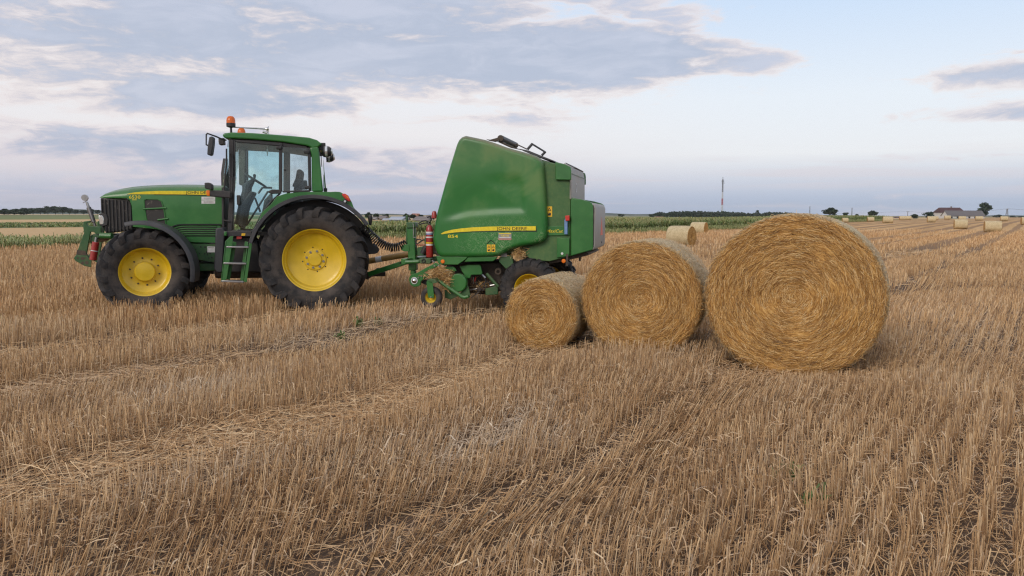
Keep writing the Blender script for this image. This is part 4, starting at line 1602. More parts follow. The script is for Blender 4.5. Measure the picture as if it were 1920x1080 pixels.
        mb.build('lamp_lens', M_LAMP, wl)
        mb = MB()
        q = TR.p3(cB(305, 350), .70)
        mb.prism([(q[0] - .04, q[2] - .05), (q[0] + .04, q[2] - .06), (q[0] + .055, q[2] + .05), (q[0] - .03, q[2] + .06)], sg * .62, sg * .76)
        wl = mb.build('work_lamp', M_DARK, root, bevel=0.012)
        mb = MB()
        mb.prism([(q[0] + .03, q[2] - .05), (q[0] + .05, q[2] - .05), (q[0] + .062, q[2] + .04), (q[0] + .045, q[2] + .045)], sg * .63, sg * .75)
        mb.build('lamp_lens', M_LAMP, wl)
    mb = MB()
    mb.tube([TR.p3(cB(1290, 480), .70), TR.p3(cB(1298, 600), .70)], .006, 6)
    mb.tube([TR.p3(cB(1318, 840), .5), TR.p3(cB(1318, 680), .5)], .006, 6)
    mb.prism(P([cB(1318, 815), cB(1352, 815), cB(1352, 850), cB(1318, 850)], .5), .44, .54)
    mb.build('rear_wiper', M_DARK, root)
    # exhaust pipe on the far side
    mb = MB()
    mb.tube([(1.62, -.66, 1.7), (1.62, -.66, 2.35), (1.60, -.66, 2.62)], [.07, .07, .045], 14)
    mb.build('exhaust_pipe', M_DARK, root)
    # --- front hitch
    yh = 0.38
    for sg in (1, -1):
        arm = P([cH(180, 440), cH(265, 430), cH(262, 450), cH(215, 462), cH(235, 497), cH(330, 505), cH(395, 512), cH(400, 600), cH(330, 600), cH(310, 570), cH(265, 575),
                 cH(215, 850), cH(240, 880), cH(270, 1022), cH(180, 1000), cH(75, 935), cH(55, 905), cH(85, 860), cH(95, 830), cH(185, 585), cH(172, 500)], yh)
        mb = MB()
        mb.prism(arm, sg * (yh - .05), sg * yh)
        mb.build('hitch_arm', M_GREEN_FRAME, root, bevel=0.006)
        foot_ = P([cH(58, 905), cH(85, 862), cH(225, 885), cH(282, 930), cH(275, 1022), cH(180, 998), cH(75, 938)], yh + .02)
        mb = MB()
        mb.prism(foot_, sg * (yh + .004), sg * (yh + .02))
        ft = mb.build('hitch_foot', M_GREEN_FRAME, root, bevel=0.005)
        for (hx, hz, r) in ((108, 905, .018), (165, 910, .026), (192, 905, .018), (168, 965, .024), (222, 962, .030)):
            q = P([cH(hx, hz)], yh + .02)[0]
            link('foot_hole', MB().disc((q[0], sg * (yh + .0225), q[1]), r, 12).mesh('foot_hole'), M_RUST, ft)
        mb = MB()
        mb.prism(P([cH(88, 858), cH(100, 800), cH(205, 810), cH(222, 868)], yh), sg * (yh + .002), sg * (yh + .005))
        mb.build('rust_patch', M_RUST, root)
        c0, c1, c2 = TR.p3(cH(345, 640), yh + .1), TR.p3(cH(335, 700), yh + .1), TR.p3(cH(300, 930), yh + .1)
        mb = MB()
        mb.tube([(c1[0], sg * c1[1], c1[2]), (c2[0], sg * c2[1], c2[2])], .055, 16)
        cy = mb.build('hydraulic_cylinder', M_RED, root, bevel=0.008)
        mb = MB()
        mb.tube([(c0[0], sg * c0[1], c0[2]), (c1[0], sg * c1[1], c1[2])], .024, 12)
        mb.build('piston_rod', M_STEEL, cy)
        q0, q1 = Vector(c1).lerp(Vector(c2), .46), Vector(c1).lerp(Vector(c2), .50)
        mb = MB()
        mb.tube([(q0[0], sg * q0[1], q0[2]), (q1[0], sg * q1[1], q1[2])], .057, 16)
        mb.build('white_band', M_WHITE, cy)
    mb = MB()
    mb.prism(P([cH(270, 620), cH(310, 600), cH(400, 600), cH(520, 600), cH(530, 660), cH(400, 640), cH(340, 700), cH(270, 720)], .3), -.34, .34)
    mb.build('hitch_block', M_GREEN_FRAME, root, bevel=0.02)
    mb = MB()
    mb.tube([TR.p3(cH(395, 620), .42), TR.p3(cH(540, 625), .46)], .05, 12)
    mb.build('hitch_tube', M_GREEN_LIGHT, root)
    t0, t1 = TR.p3(cH(205, 150), 0.05), TR.p3(cH(328, 500), 0.05)
    mb = MB()
    mb.tube([Vector(t0).lerp(Vector(t1), t) for t in (.12, .3, .32, .85, .87, 1.0)], [.020, .024, .038, .036, .022, .022], 10)
    tl = mb.build('top_link', M_STEEL, root)
    mb = MB()
    mb.lathe([(.018, -.022), (.052, -.022), (.052, .022), (.018, .022)], 20, TR.p3(cH(197, 140), 0.05), close=True)
    mb.lathe([(0, -.026), (.02, -.026), (.02, .026), (0, .026)], 12, TR.p3(cH(197, 140), 0.05))
    mb.tube([TR.p3(cH(172, 205), 0.06), TR.p3(cH(232, 172), 0.06)], .007, 6)
    mb.build('link_eye', M_STEEL, tl)
    # --- rear hitch hook and drawbar
    hk = P([cM(60, 830), cM(125, 825), cM(150, 855), cM(205, 900), cM(218, 905), cM(232, 850), cM(285, 880), cM(325, 915), cM(338, 960), cM(310, 1010), cM(255, 1035), cM(120, 1045), cM(40, 1045)], .45)
    for sg in (1, -1):
        mb = MB()
        mb.prism(hk, sg * .43, sg * .47)
        mb.build('lower_link_hook', M_GREY, root, bevel=0.008)
    mb = MB()
    mb.box((-.75, 0, .55), (.9, .12, .08))
    mb.build('drawbar', M_RUST, root, bevel=0.01)
    mb = MB()
    mb.box((-.55, 0, .95), (.5, .5, .4))
    mb.build('rear_linkage', M_RUST, root, bevel=0.03)
    mb = MB()
    q = TR.p3(cM(15, 210), .9)
    mb.lathe([(0, .05), (.03, .045), (.04, 0), (.03, -.06), (.02, -.12), (0, -.12)], 12, (-0.93, .85, 1.56), axis='z')
    mb.build('fender_lamp', M_DARK, root)
    return root


build_tractor()


# ---------------------------------------------------------------- baler
def straw_tuft(name, parent, pts, n, L, mat, seed):
    """a heap of loose straw filling the given boxes (centre, half size)"""
    rg = np.random.default_rng(seed)
    Vs, Fs, Ts, o = [], [], [], 0
    for (c, hs, k) in pts:
        m = int(n * k)
        p = np.array(c) + rg.normal(0, .5, (m, 3)) * np.array(hs)
        a = rg.uniform(0, 2 * np.pi, m)
        pit = rg.normal(-.2, .5, m)
        d = np.stack([np.cos(a) * np.cos(pit), np.sin(a) * np.cos(pit) * .8, np.sin(pit)], 1) * (rg.uniform(.4, 1, m) * L / 2)[:, None]
        s = rg.normal(0, 1, (m, 3))
        s /= np.linalg.norm(s, axis=1)[:, None]
        s *= .0035
        Vs.append(np.stack([p - d - s, p - d + s, p + d + s, p + d - s], 1).reshape(-1, 3))
        Fs.append(np.arange(m * 4).reshape(-1, 4) + o)
        t = np.stack([rg.random(m), rg.random(m) * .3, np.zeros(m)], 1)
        Ts.append(np.repeat(t, 4, 0))
        o += m * 4
    me = np_mesh(name, np.concatenate(Vs), np.concatenate(Fs), None, {'tint': np.concatenate(Ts)})
    ob = link(name, me, mat, parent)
    ob['kind'] = 'stuff'
    return ob


def build_baler():
    root = empty('round_baler', (BA.o[0], BA.o[1], 0), BA.yaw)
    props(root, 'green round baler with tall side shield and yellow stripe, behind the tractor', 'baler')
    P = BA.pts
    yS = 1.08

    def Ep(*l, y=yS):
        return P([cE(*q) for q in l], y)
    # --- big side shields: rows between the left and right outline
    outl = [(182, 1012), (150, 985), (130, 930), (118, 880), (128, 790), (150, 670), (205, 470), (250, 315), (298, 160), (315, 125), (338, 104), (365, 95), (440, 110), (520, 128), (600, 155),
            (690, 188), (800, 217), (880, 240), (920, 262), (942, 292), (952, 340), (962, 460), (972, 600), (980, 760), (979, 830), (968, 872), (940, 898), (880, 915), (800, 928), (725, 945),
            (670, 972), (635, 992), (600, 1004), (520, 1010), (400, 1013), (280, 1014)]
    OP = np.array(outl, float)
    ys = np.concatenate([np.array([95.5, 98, 101, 105, 110, 116, 123, 131, 140]), np.linspace(152, 860, 46), np.linspace(868, 1000, 15), np.array([1004, 1007, 1010, 1012.5, 1013.7])])

    def span(y):
        xs = []
        for (x0, y0), (x1, y1) in zip(outl, outl[1:] + outl[:1]):
            if (y0 - y) * (y1 - y) <= 0 and y0 != y1:
                xs.append(x0 + (x1 - x0) * (y - y0) / (y1 - y0))
        return min(xs), max(xs)
    us = np.concatenate([np.array([0, .004, .01, .02, .035, .055]), np.linspace(.08, .92, 44), np.array([.945, .965, .98, .99, .996, 1])])
    nu = len(us)
    gx = np.array([[span(y)[0] + (span(y)[1] - span(y)[0]) * t for t in us] for y in ys])
    gy = np.repeat(ys[:, None], nu, 1)
    pts = np.stack([gx.ravel(), gy.ravel()], 1)
    # distance to the outline
    Aq, Bq = OP, np.roll(OP, -1, 0)
    dmin = np.full(len(pts), 1e9)
    for a, b in zip(Aq, Bq):
        ab = b - a
        t = np.clip(((pts - a) @ ab) / (ab @ ab), 0, 1)
        dmin = np.minimum(dmin, np.linalg.norm(pts - (a + t[:, None] * ab), axis=1))
    rr = 34.0
    tt = 1 - np.clip(dmin, 0, rr) / rr
    depth = 0.10 * (1 - np.sqrt(np.clip(1 - tt * tt, 0, 1)))
    # pressed-in field above the stripe
    yc = np.interp(pts[:, 0], [120, 250, 400, 600, 800, 1000], [775, 742, 706, 690, 684, 680])
    xc = np.interp(pts[:, 1], [300, 380, 480, 600, 660, 690], [790, 802, 818, 832, 828, 800])
    t1, t2 = yc - pts[:, 1], xc - pts[:, 0]
    fade1 = (1 - sstep(30, 330, t1)) * sstep(150, 330, pts[:, 0])
    fade2 = (1 - sstep(30, 420, t2)) * sstep(360, 470, pts[:, 1])
    rec = sstep(-6, 52, np.minimum(t1, t2)) * np.maximum(fade1, fade2)
    depth = depth + 0.026 * rec
    xz = np.array(Ep(*[tuple(p) for p in pts]))
    ny = len(ys)
    f4 = [(i * nu + k, i * nu + k + 1, (i + 1) * nu + k + 1, (i + 1) * nu + k) for i in range(ny - 1) for k in range(nu - 1)]
    for sg in (1, -1):
        V = np.stack([xz[:, 0], sg * (yS - depth), xz[:, 1]], 1)
        mb = MB()
        mb.add(V, f4)
        edge = [k for k in range(nu)] + [(i + 1) * nu - 1 for i in range(1, ny)] + [(ny - 1) * nu + k for k in range(nu - 2, -1, -1)] + [i * nu for i in range(ny - 2, 0, -1)]
        b0 = len(mb.v)
        mb.v += [(V[k][0], sg * (yS - 0.22), V[k][2]) for k in edge]
        n = len(edge)
        fs = [(edge[i], edge[(i + 1) % n], b0 + (i + 1) % n, b0 + i) for i in range(n)]
        mb.f += fs
        mb.mi += [0] * len(fs)
        mb.build('side_shield', M_PANEL, root, ang=60)
    # --- chamber between the shields, top plates
    body = Ep((150, 860), (165, 690), (225, 480), (310, 190), (350, 130), (520, 150), (690, 205), (880, 258), (960, 285), (1045, 305), (1150, 330), (1160, 345), (1160, 995), (1000, 1030), (830, 1000), (700, 985), (640, 1000), (240, 1010), y=.86)
    mb = MB()
    mb.prism(body, -.86, .86)
    mb.build('bale_chamber', M_GREEN_FRAME, root, bevel=0.015)
    for sg in (1, -1):
        gp = Ep((955, 330), (1000, 300), (1160, 330), (1160, 1002), (1000, 1040), (860, 1030), (820, 985), (850, 930), (955, 890), y=.93)
        mb = MB()
        mb.prism(gp, sg * .86, sg * .93)
        mb.build('gate_side', M_GREEN_DUSTY, root, bevel=0.008)
        mb = MB()
        mb.prism(Ep((1045, 293), (1120, 312), (1158, 332), (1164, 360), (1164, 430), (1045, 428), y=.99), sg * .93, sg * .99)
        mb.build('corner_guard', M_GREEN, root, bevel=0.01)
        mb = MB()
        mb.prism(Ep((982, 775), (1112, 775), (1148, 790), (1150, 845), (982, 848), y=.955), sg * .93, sg * .955)
        mb.build('lettering_band', M_GREEN, root, bevel=0.006)
        mb = MB()
        mb.prism(Ep((1056, 862), (1150, 866), (1150, 1000), (1056, 1012), y=.965), sg * .93, sg * .965)
        mb.build('lower_plate', M_GREEN, root, bevel=0.006)
        # rear net box side
        nb = Ep((1161, 562), (1240, 575), (1300, 592), (1322, 606), (1330, 630), (1330, 940), (1322, 955), (1161, 1000), y=.97)
        mb = MB()
        mb.prism(nb, sg * .90, sg * .97)
        mb.build('net_box_side', M_GREEN, root, bevel=0.012)
    # text and stickers on the near side
    st = Ep((186, 833), (215, 817), (270, 803), (340, 793), (430, 785), (560, 779), (898, 776), (898, 808), (620, 809), (430, 814), (300, 822), (230, 831), (195, 837), y=yS + .003)
    plate('shield_stripe', st, yS + .0035, M_DECAL, root, 0.004)
    plate('stripe_underline', Ep((200, 838), (300, 826), (430, 817), (620, 812), (898, 812), (900, 806), (904, 778), (906, 818), (620, 817), (430, 821), (300, 829), y=yS + .003), yS + .0028, M_BLACK, root, 0.004)
    l = Ep((606, 812), (830, 812), (830, 782))
    link('lettering', text_mesh('JOHN DEERE', l[0][0], l[1][0], l[0][1], yS + .006, .003, l[2][1] - l[1][1]), M_BLACK, root)
    l = Ep((239, 864), (315, 862), (315, 838))
    link('lettering', text_mesh('854', l[0][0], l[1][0], l[0][1], yS + .003, .010, l[2][1] - l[1][1]), M_DECAL, root)
    l = Ep((980, 824), (1102, 823), (1102, 799), y=.957)
    link('lettering', text_mesh('MaxiCut', l[0][0], l[1][0], l[0][1], .958, .004, l[2][1] - l[1][1], shear=.25), M_DECAL, root)
    plate('dealer_sticker', Ep((618, 826), (716, 826), (716, 880), (618, 880)), yS + .003, M_GREYPRINT, root)
    plate('sticker_print', Ep((622, 829), (712, 829), (712, 836), (622, 836)), yS + .0046, M_DECAL, root)
    l = Ep((638, 854), (698, 854), (698, 843))
    link('lettering', text_mesh('A.MOTOR', l[0][0], l[1][0], l[0][1], yS + .0046, .01, l[2][1] - l[1][1]), M_DECAL, root)
    plate('sticker_print', Ep((618, 868), (716, 868), (716, 880), (618, 880)), yS + .0046, flat('pale_red_print', (.45, .22, .18), .5), root)
    plate('sticker_print', Ep((624, 858), (710, 858), (710, 863), (624, 863)), yS + .0046, M_WHITE, root)

    def warning(x0, y0, x1, y1, y):
        s = plate('warning_label', Ep((x0, y0), (x1, y0), (x1, y1), (x0, y1), y=y), y, M_WARN, root)
        w, h = x1 - x0, y1 - y0
        cx = (x0 + x1) / 2
        plate('pictogram', Ep((cx, y0 + h * .10), (cx + w * .34, y0 + h * .42), (cx - w * .34, y0 + h * .42), y=y), y + .0016, M_BLACK, s)
        plate('pictogram', Ep((cx, y0 + h * .20), (cx + w * .17, y0 + h * .38), (cx - w * .17, y0 + h * .38), y=y), y + .0030, M_WARN, s)
        plate('pictogram', Ep((cx - w * .3, y0 + h * .60), (cx - w * .1, y0 + h * .72), (cx + w * .05, y0 + h * .58), (cx + w * .28, y0 + h * .66), (cx + w * .25, y0 + h * .88), (cx - w * .25, y0 + h * .88), y=y), y + .0016, M_BLACK, s)
    warning(532, 914, 560, 970, yS + .003)
    warning(566, 914, 594, 970, yS + .003)
    mb = MB()
    tri = Ep((532, 908), (562, 880), (594, 908), y=yS)
    mb.tube([(x, yS + .004, z) for x, z in tri], .006, 6)
    mb.build('hook_ring', M_BLACK, root)
    warning(981, 628, 1021, 706, .934)
    # --- rear covers in pale grey
    xr = P([cE(1330, 780)], .97)[0][0]
    zt, zb = P([cE(1325, 606)], .97)[0][1], P([cE(1325, 955)], .97)[0][1]
    mb = MB()
    mb.prism(Ep((1161, 572), (1300, 600), (1322, 612), (1328, 635), (1328, 938), (1320, 950), (1161, 990), y=.95), -.60, .895)
    mb.build('net_box', M_GREEN_FRAME, root)
    mb = MB()
    mb.prism([(xr + .05, zt + .012), (xr - .012, zt - .01), (xr - .035, zt - .07), (xr - .035, zb + .06), (xr - .012, zb + .004), (xr + .03, zb - .004), (xr + .03, zb + .05), (xr - .0, zb + .08), (xr + .0, zt - .08), (xr + .04, zt - .03)], -.64, .965)
    rc = mb.build('rear_cover', M_REAR, root, bevel=0.02, seg=3)
    # red triangle on the rear
    mb = MB()
    zc = P([cE(1367, 780)], 0)[1 - 1][1]
    mb.add([(xr - .0375, .19, zc - .14), (xr - .0375, -.19, zc - .14), (xr - .0375, 0, zc + .17), (xr - .034, .19, zc - .14), (xr - .034, -.19, zc - .14), (xr - .034, 0, zc + .17)],
           [(0, 1, 2), (3, 5, 4), (0, 2, 5, 3), (1, 4, 5, 2), (0, 3, 4, 1)])
    mb.build('slow_vehicle_triangle', flat('fluorescent_red', (.80, .16, .10), .5), root)
    mb = MB()
    mb.box((xr - .038, .02, zc - .26), (.008, .05, .03))
    mb.build('lock_plate', M_BLACK, root)
    mb = MB()
    for k, h in enumerate((.05, .035, .05, .03, .05, .045)):
        mb.box((xr - .037, -.45, zc + .10 - k * .065), (.005, .05 + h, .04))
    mb.build('faded_print', M_GREYPRINT, root)
    xu = P([cE(1164, 450)], .95)[0][0]
    zu0, zu1 = P([cE(1164, 335)], .95)[0][1], P([cE(1164, 575)], .95)[0][1]
    mb = MB()
    mb.prism([(xu + .12, zu0 + .07), (xu + .02, zu0 + .02), (xu - .01, zu0 - .10), (xu - .01, zu1), (xu + .02, zu1), (xu + .02, zu0 - .1), (xu + .10, zu0 + .03)], -.75, .985)
    mb.build('upper_rear_cover', M_REAR, root, bevel=0.015)
    mb = MB()
    mb.box((xu - .002, .12, zu0 - .10), (.03, 1.7, .012))
    mb.build('seam_strip', M_GREEN_FRAME, root)
    mb = MB()
    mb.lathe([(.055, -.0115), (.075, -.0115), (.075, -.014), (.055, -.014)], 24, (xu, .42, zu0 - .30), axis='x', close=True)
    mb.build('round_emblem', M_WHITE, root)
    link('lettering', _rear_text('S', xu - .0125, .42, zu0 - .335, .07), M_WHITE, root)
    # --- top: roller, arms, hand rail, edge plate, straw dust
    ra, rb = Vector(BA.p3(cL(838, 205), .72)), Vector(BA.p3(cL(1140, 345), -.80))
    mb = MB()
    mb.tube([ra, rb], .052, 18)
    rl = mb.build('top_roller', M_DARK, root, bevel=0.004)
    mb = MB()
    q = ra + (ra - rb).normalized() * .004
    mb.tube([q, q + (ra - rb).normalized() * .012], .050, 18)
    mb.build('roller_end', M_RUST, rl)
    mb = MB()
    mb.prism(P([cL(620, 238), cL(780, 195), cL(815, 240), cL(740, 275), cL(640, 262)], .74), .70, .76)
    mb.prism(P([cL(540, 218), cL(640, 235), cL(730, 275), cL(600, 250)], .74), .66, .74)
    mb.prism(P([cL(760, 270), cL(860, 250), cL(900, 290), cL(1100, 380), cL(1240, 430), cL(1000, 380)], .7), .5, .7)
    mb.build('roller_arm', M_RUST, root, bevel=0.006)
    MB().tube([BA.p3(cL(1150, 320), .1), BA.p3(cL(1370, 425), .3)], .010, 8).build('tension_rod', M_RUST, root)
    mb = MB()
    y0, y1 = .55, -.45
    a0, a1 = BA.p3(cL(1375, 430), y0), BA.p3(cL(1470, 320), y0)
    b1, b0 = BA.p3(cL(1730, 480), y1), BA.p3(cL(1660, 550), y1)
    mb.tube([a0, a1, b1, b0], .022, 8)
    mb.build('hand_rail', M_GREY, root)
    mb = MB()
    tp = P([cL(1200, 410), cL(1400, 450), cL(1620, 540), cL(1900, 650), cL(1905, 672), cL(1550, 565), cL(1300, 465)], .80)
    mb.prism(tp, -.80, .80)
    mb.build('top_plate', M_GREY, root, bevel=0.004)
    mb = MB()
    mb.prism(Ep((1115, 302), (1125, 300), (1190, 335), (1185, 342), y=.5), -.7, .5)
    mb.build('rear_flap', M_GREY, root)
    # --- lights and reflectors near the rear
    mb = MB()
    mb.prism(Ep((1112, 735), (1120, 715), (1136, 735), (1136, 838), (1112, 838), y=1.0), .965, 1.0)
    mb.build('marker_strip', M_BLUE, root, bevel=0.006)
    mb = MB()
    mb.prism(Ep((1118, 698), (1150, 695), (1152, 735), (1122, 738), y=1.03), .97, 1.04)
    mb.build('side_lamp', M_REDLENS, root, bevel=0.008)
    for p, y in ((cE(200, 1042), 1.05), (cE(1107, 1038), 1.0)):
        q = BA.p3(p, y)
        mb = MB()
        mb.lathe([(0, y + .012), (.025, y + .011), (.032, y + .004), (.034, y - .012)], 20, (q[0], 0, q[2]))
        mb.build('orange_reflector', M_ORANGE, root)
    q = BA.p3(cE(1096, 982), .967)
    MB().lathe([(0, .972), (.018, .972), (.022, .962)], 14, (q[0], 0, q[2])).build('bolt', M_WHITE, root)
    mb = MB()
    mb.prism(Ep((1126, 985), (1140, 985), (1138, 1075), (1122, 1075), y=.99), .95, .99)
    mb.build('lamp_post', M_RUST, root)
    # rear under-frame
    mb = MB()
    mb.prism(Ep((1000, 1035), (1160, 1000), (1270, 970), (1290, 980), (1290, 995), (1150, 1030), (1000, 1060), y=.85), -.85, .85)
    mb.prism(Ep((1218, 1005), (1235, 1002), (1232, 1040), (1222, 1040), y=.7), .62, .7)
    mb.build('rear_frame', M_RUST, root, bevel=0.006)
    # --- wheels
    t = tyre_mesh(0.475, 0.40, 0.235, 20, 0.024, 0.045, 0.16)
    rp = [(0.23, -.12), (0.24, -.13), (.20, -.1), (.195, .05), (.21, .10), (.225, .135), (.238, .14), (.24, .132), (.235, .12)]
    hp = [(.20, .02), (.17, 0.0), (.12, -.02), (.10, -.02), (.095, .03), (.05, .04), (0, .04)]
    for sg in (1, -1):
        wheel(root, (0, 1.0 * sg, .463), 0 if sg > 0 else math.pi, t, rp, hp, (6, .125, -.018), BOLT_S, (6, .155, -.006), 'wheel')
    mb = MB()
    mb.tube([(0, -.85, .463), (0, .85, .463)], .06, 12)
    mb.build('axle', M_RUST, root)
    # --- under the shield: skirt plates
    J = lambda *l, y=1.05: P([cJ(*q) for q in l], y)
    for sg in (1, -1):
        mb = MB()
        mb.prism(J((605, 90), (1140, 105), (1100, 150), (970, 238), (655, 235), (630, 190)), sg * .98, sg * 1.04)
        mb.build('skirt_plate', M_GREEN, root, bevel=0.008)
        mb = MB()
        mb.prism(J((1143, 105), (1640, 103), (1600, 150), (1560, 180), (1075, 190)), sg * .96, sg * 1.02)
        mb.build('skirt_plate', M_GREEN, root, bevel=0.008)
        mb = MB()
        mb.prism(J((960, 275), (1100, 250), (1300, 248), (1325, 270), (1350, 395), (1330, 418), (1160, 420), (1140, 480), (1080, 480), (1000, 360)), sg * .86, sg * .90)
        mb.build('knife_cover', M_GREEN, root, bevel=0.008)
        mb = MB()
        mb.prism(J((690, 280), (870, 275), (900, 300), (925, 350), (870, 360), (760, 330)), sg * .92, sg * .95)
        mb.build('pickup_guard', M_GREEN, root, bevel=0.006)
        mb = MB()
        mb.prism(J((1640, 120), (1860, 80), (1890, 230), (1760, 320), (1640, 190)), sg * .88, sg * .93)
        mb.build('wheel_plate', M_GREEN_FRAME, root, bevel=0.008)
    mb = MB()
    mb.prism(J((1700, 50), (1800, 45), (1805, 100), (1695, 105), y=.94), .935, .94)
    mb.build('sticker', M_GREYPRINT, root)
    # dirty inner frame under the chamber
    mb = MB()
    mb.prism(J((900, 230), (1700, 200), (1750, 400), (1660, 700), (1400, 740), (1180, 720), (1120, 500), (900, 400), y=.6), -.6, .6)
    mb.build('rotor_housing', M_RUST, root, bevel=0.02)
    mb = MB()
    mb.prism(J((1440, 640), (1650, 590), (1650, 740), (1440, 750), y=.8), .76, .8)
    mb.build('frame_plate', M_GREEN_FRAME, root, bevel=0.006)
    for a, b, r, m in (((1460, 385), (1660, 610), .028, M_GREEN_FRAME), ((1150, 670), (1300, 645), .012, M_STEEL), ((1240, 450), (1235, 560), .008, M_STEEL), ((1200, 795), (1330, 700), .009, M_STEEL), ((1280, 440), (1262, 520), .010, M_RED),
                       ((1380, 400), (1440, 460), .022, M_STEEL), ((1520, 590), (1600, 575), .014, M_STEEL)):
        MB().tube([BA.p3(cJ(*a), .80), BA.p3(cJ(*b), .80)], r, 8).build('linkage_rod', m, root)
    MB().tube([BA.p3(cJ(*q), .78) for q in ((1270, 480), (1300, 570), (1340, 600), (1420, 550), (1480, 525), (1530, 560))], .008, 6).build('hydraulic_hose', M_DARK, root)
    MB().tube([BA.p3(cJ(*q), .78) for q in ((1440, 440), (1450, 500), (1400, 640), (1350, 700), (1300, 660), (1330, 620), (1400, 680), (1470, 590))], .009, 6).build('hydraulic_hose', M_DARK, root)
    q = BA.p3(cJ(1665, 350), .75)
    MB().lathe([(.03, .75), (.055, .75), (.06, .78), (.05, .80), (.028, .80)], 18, (q[0], 0, q[2])).build('shaft_end', M_RUST, root)
    q = BA.p3(cJ(1340, 655), .78)
    MB().lathe([(0, .81), (.03, .81), (.045, .79), (.045, .74)], 16, (q[0], 0, q[2])).build('shaft_end', M_RUST, root)
    # --- pickup: side disc, tine drum, gauge wheels, wind guard
    for sg in (1, -1):
        q = BA.p3(cJ(975, 545), 1.08)
        mb = MB()
        mb.lathe([(0, 1.09 * sg), (.13, 1.09 * sg), (.145, 1.08 * sg), (.15, 1.05 * sg), (.15, 1.0 * sg)], 32, (q[0], 0, q[2]))
        mb.build('pickup_disc', M_GREEN, root)
        mb = MB()
        mb.prism(J((1000, 720), (1090, 640), (1110, 480), (1180, 740), (1160, 800), (1060, 790)), sg * 1.0, sg * 1.03)
        mb.prism(J((730, 640), (900, 700), (1000, 760), (830, 830), (740, 800)), sg * .96, sg * .99)
        mb.build('pickup_side', M_GREEN_FRAME, root, bevel=0.006)
        MB().tube([BA.p3(cJ(*p), 1.14 * sg) if sg > 0 else (BA.p3(cJ(*p), 1.14)[0], -1.14, BA.p3(cJ(*p), 1.14)[2]) for p in ((590, 480), (640, 500), (1040, 775), (1085, 790), (1160, 770))], .030, 12).build('guard_tube', M_GREEN_LIGHT, root)
        # gauge wheel
        qx, qz = BA.at(cJ(535, 785), 1.2)
        gw = empty('gauge_wheel', (qx, 1.2 * sg, qz), 0 if sg > 0 else math.pi, root)
        mb = MB()
        mb.lathe([(.085, -.055), (.10, -.068), (.14, -.072), (.165, -.06), (.176, -.03), (.178, 0), (.176, .03), (.165, .06), (.14, .072), (.10, .068), (.085, .055)], 40)
        link('tyre', mb.mesh('tyre', 45), M_TYRE, gw)
        mb = MB()
        mb.lathe([(.0, .0), (.05, .0), (.06, .03), (.078, .045), (.092, .062), (.095, .06), (.088, .05)], 32)
        link('rim', mb.mesh('rim', 35), M_YELLOW, gw)
        mb = MB()
        mb.prism(J((445, 530), (465, 508), (520, 505), (548, 525), (575, 780), (560, 800), (490, 800), (470, 780), y=1.3), sg * 1.285, sg * 1.30)
        mb.build('wheel_fork', M_GREEN, root, bevel=0.004)
        q = BA.p3(cJ(525, 782), 1.3)
        MB().lathe([(0, 1.318 * sg), (.011, 1.318 * sg), (.014, 1.30 * sg)], 10, (q[0], 0, q[2])).build('bolt', M_STEEL, root)
        mb = MB()
        mb.prism(J((480, 500), (540, 460), (620, 480), (660, 530), (600, 545), (540, 540), y=1.2), sg * 1.12, sg * 1.30)
        mb.build('wheel_bracket', M_GREEN_FRAME, root, bevel=0.006)
        # wind-guard arm with round end
        arm = J((150, 500), (160, 440), (190, 405), (300, 370), (440, 285), (540, 240), (600, 200), (660, 240), (590, 285), (480, 330), (400, 370), (470, 400), (480, 430), (430, 450), (350, 520), (345, 580), (300, 605), (235, 612), (180, 580), y=1.12)
        mb = MB()
        mb.prism(arm, sg * 1.09, sg * 1.12)
        mb.build('guard_arm', M_GREEN, root, bevel=0.006)
        q = BA.p3(cJ(243, 505), 1.12)
        MB().lathe([(0, 1.155 * sg), (.025, 1.15 * sg), (.042, 1.135 * sg), (.044, 1.122 * sg)], 20, (q[0], 0, q[2])).build('roller_cap', M_CHROME, root)
        MB().lathe([(.044, 1.122 * sg), (.046, 1.13 * sg), (.056, 1.13 * sg), (.058, 1.11 * sg)], 20, (q[0], 0, q[2])).build('cap_ring', M_WHITE, root)
        for p in ((312, 455), (365, 430), (552, 170), (575, 188), (585, 255), (655, 255)):
            q2 = BA.p3(cJ(*p), 1.12)
            MB().lathe([(0, 1.135 * sg), (.012, 1.135 * sg), (.017, 1.118 * sg)], 10, (q2[0], 0, q2[2])).build('bolt', M_STEEL, root)
        mb = MB()
        mb.prism(J((350, 540), (440, 470), (470, 500), (440, 580), y=1.0), sg * .9, sg * 1.0)
        mb.build('bearing_block', M_DARK, root)
    q = BA.p3(cJ(243, 505), 1.1)
    MB().tube([(q[0], -1.09, q[2]), (q[0], 1.09, q[2])], .05, 16).build('guard_roller', M_GREEN_FRAME, root)
    q = BA.p3(cJ(960, 560), 1.0)
    mb = MB()
    mb.tube([(q[0], -.98, q[2]), (q[0], .98, q[2])], .12, 20)
    mb.build('pickup_drum', M_RUST, root)
    straw_tuft('caught_straw', root, [(BA.p3(cJ(640, 350), 1.06), (.14, .12, .06), .28), (BA.p3(cJ(760, 440), 1.06), (.12, .12, .09), .34), (BA.p3(cJ(820, 560), 1.05), (.07, .1, .12), .22), (BA.p3(cJ(590, 420), 1.02), (.12, .25, .06), .2),
                                     (BA.p3(cE(775, 985), .95), (.10, .06, .10), .14), (BA.p3(cJ(1350, 590), .72), (.14, .05, .10), .10)], 1500, .17, M_BALESTRAW, 3)
    # --- drawbar, shaft, jack, hoses
    d0, d1, d2 = BA.p3(cD(40, 745), .1), BA.p3(cD(165, 690), .1), BA.p3(cD(560, 560), .1)
    mb = MB()
    mb.bar(d1, d2, .12, .085)
    mb.bar(d2, (0.9, .1, d2[2] + .12), .12, .09)
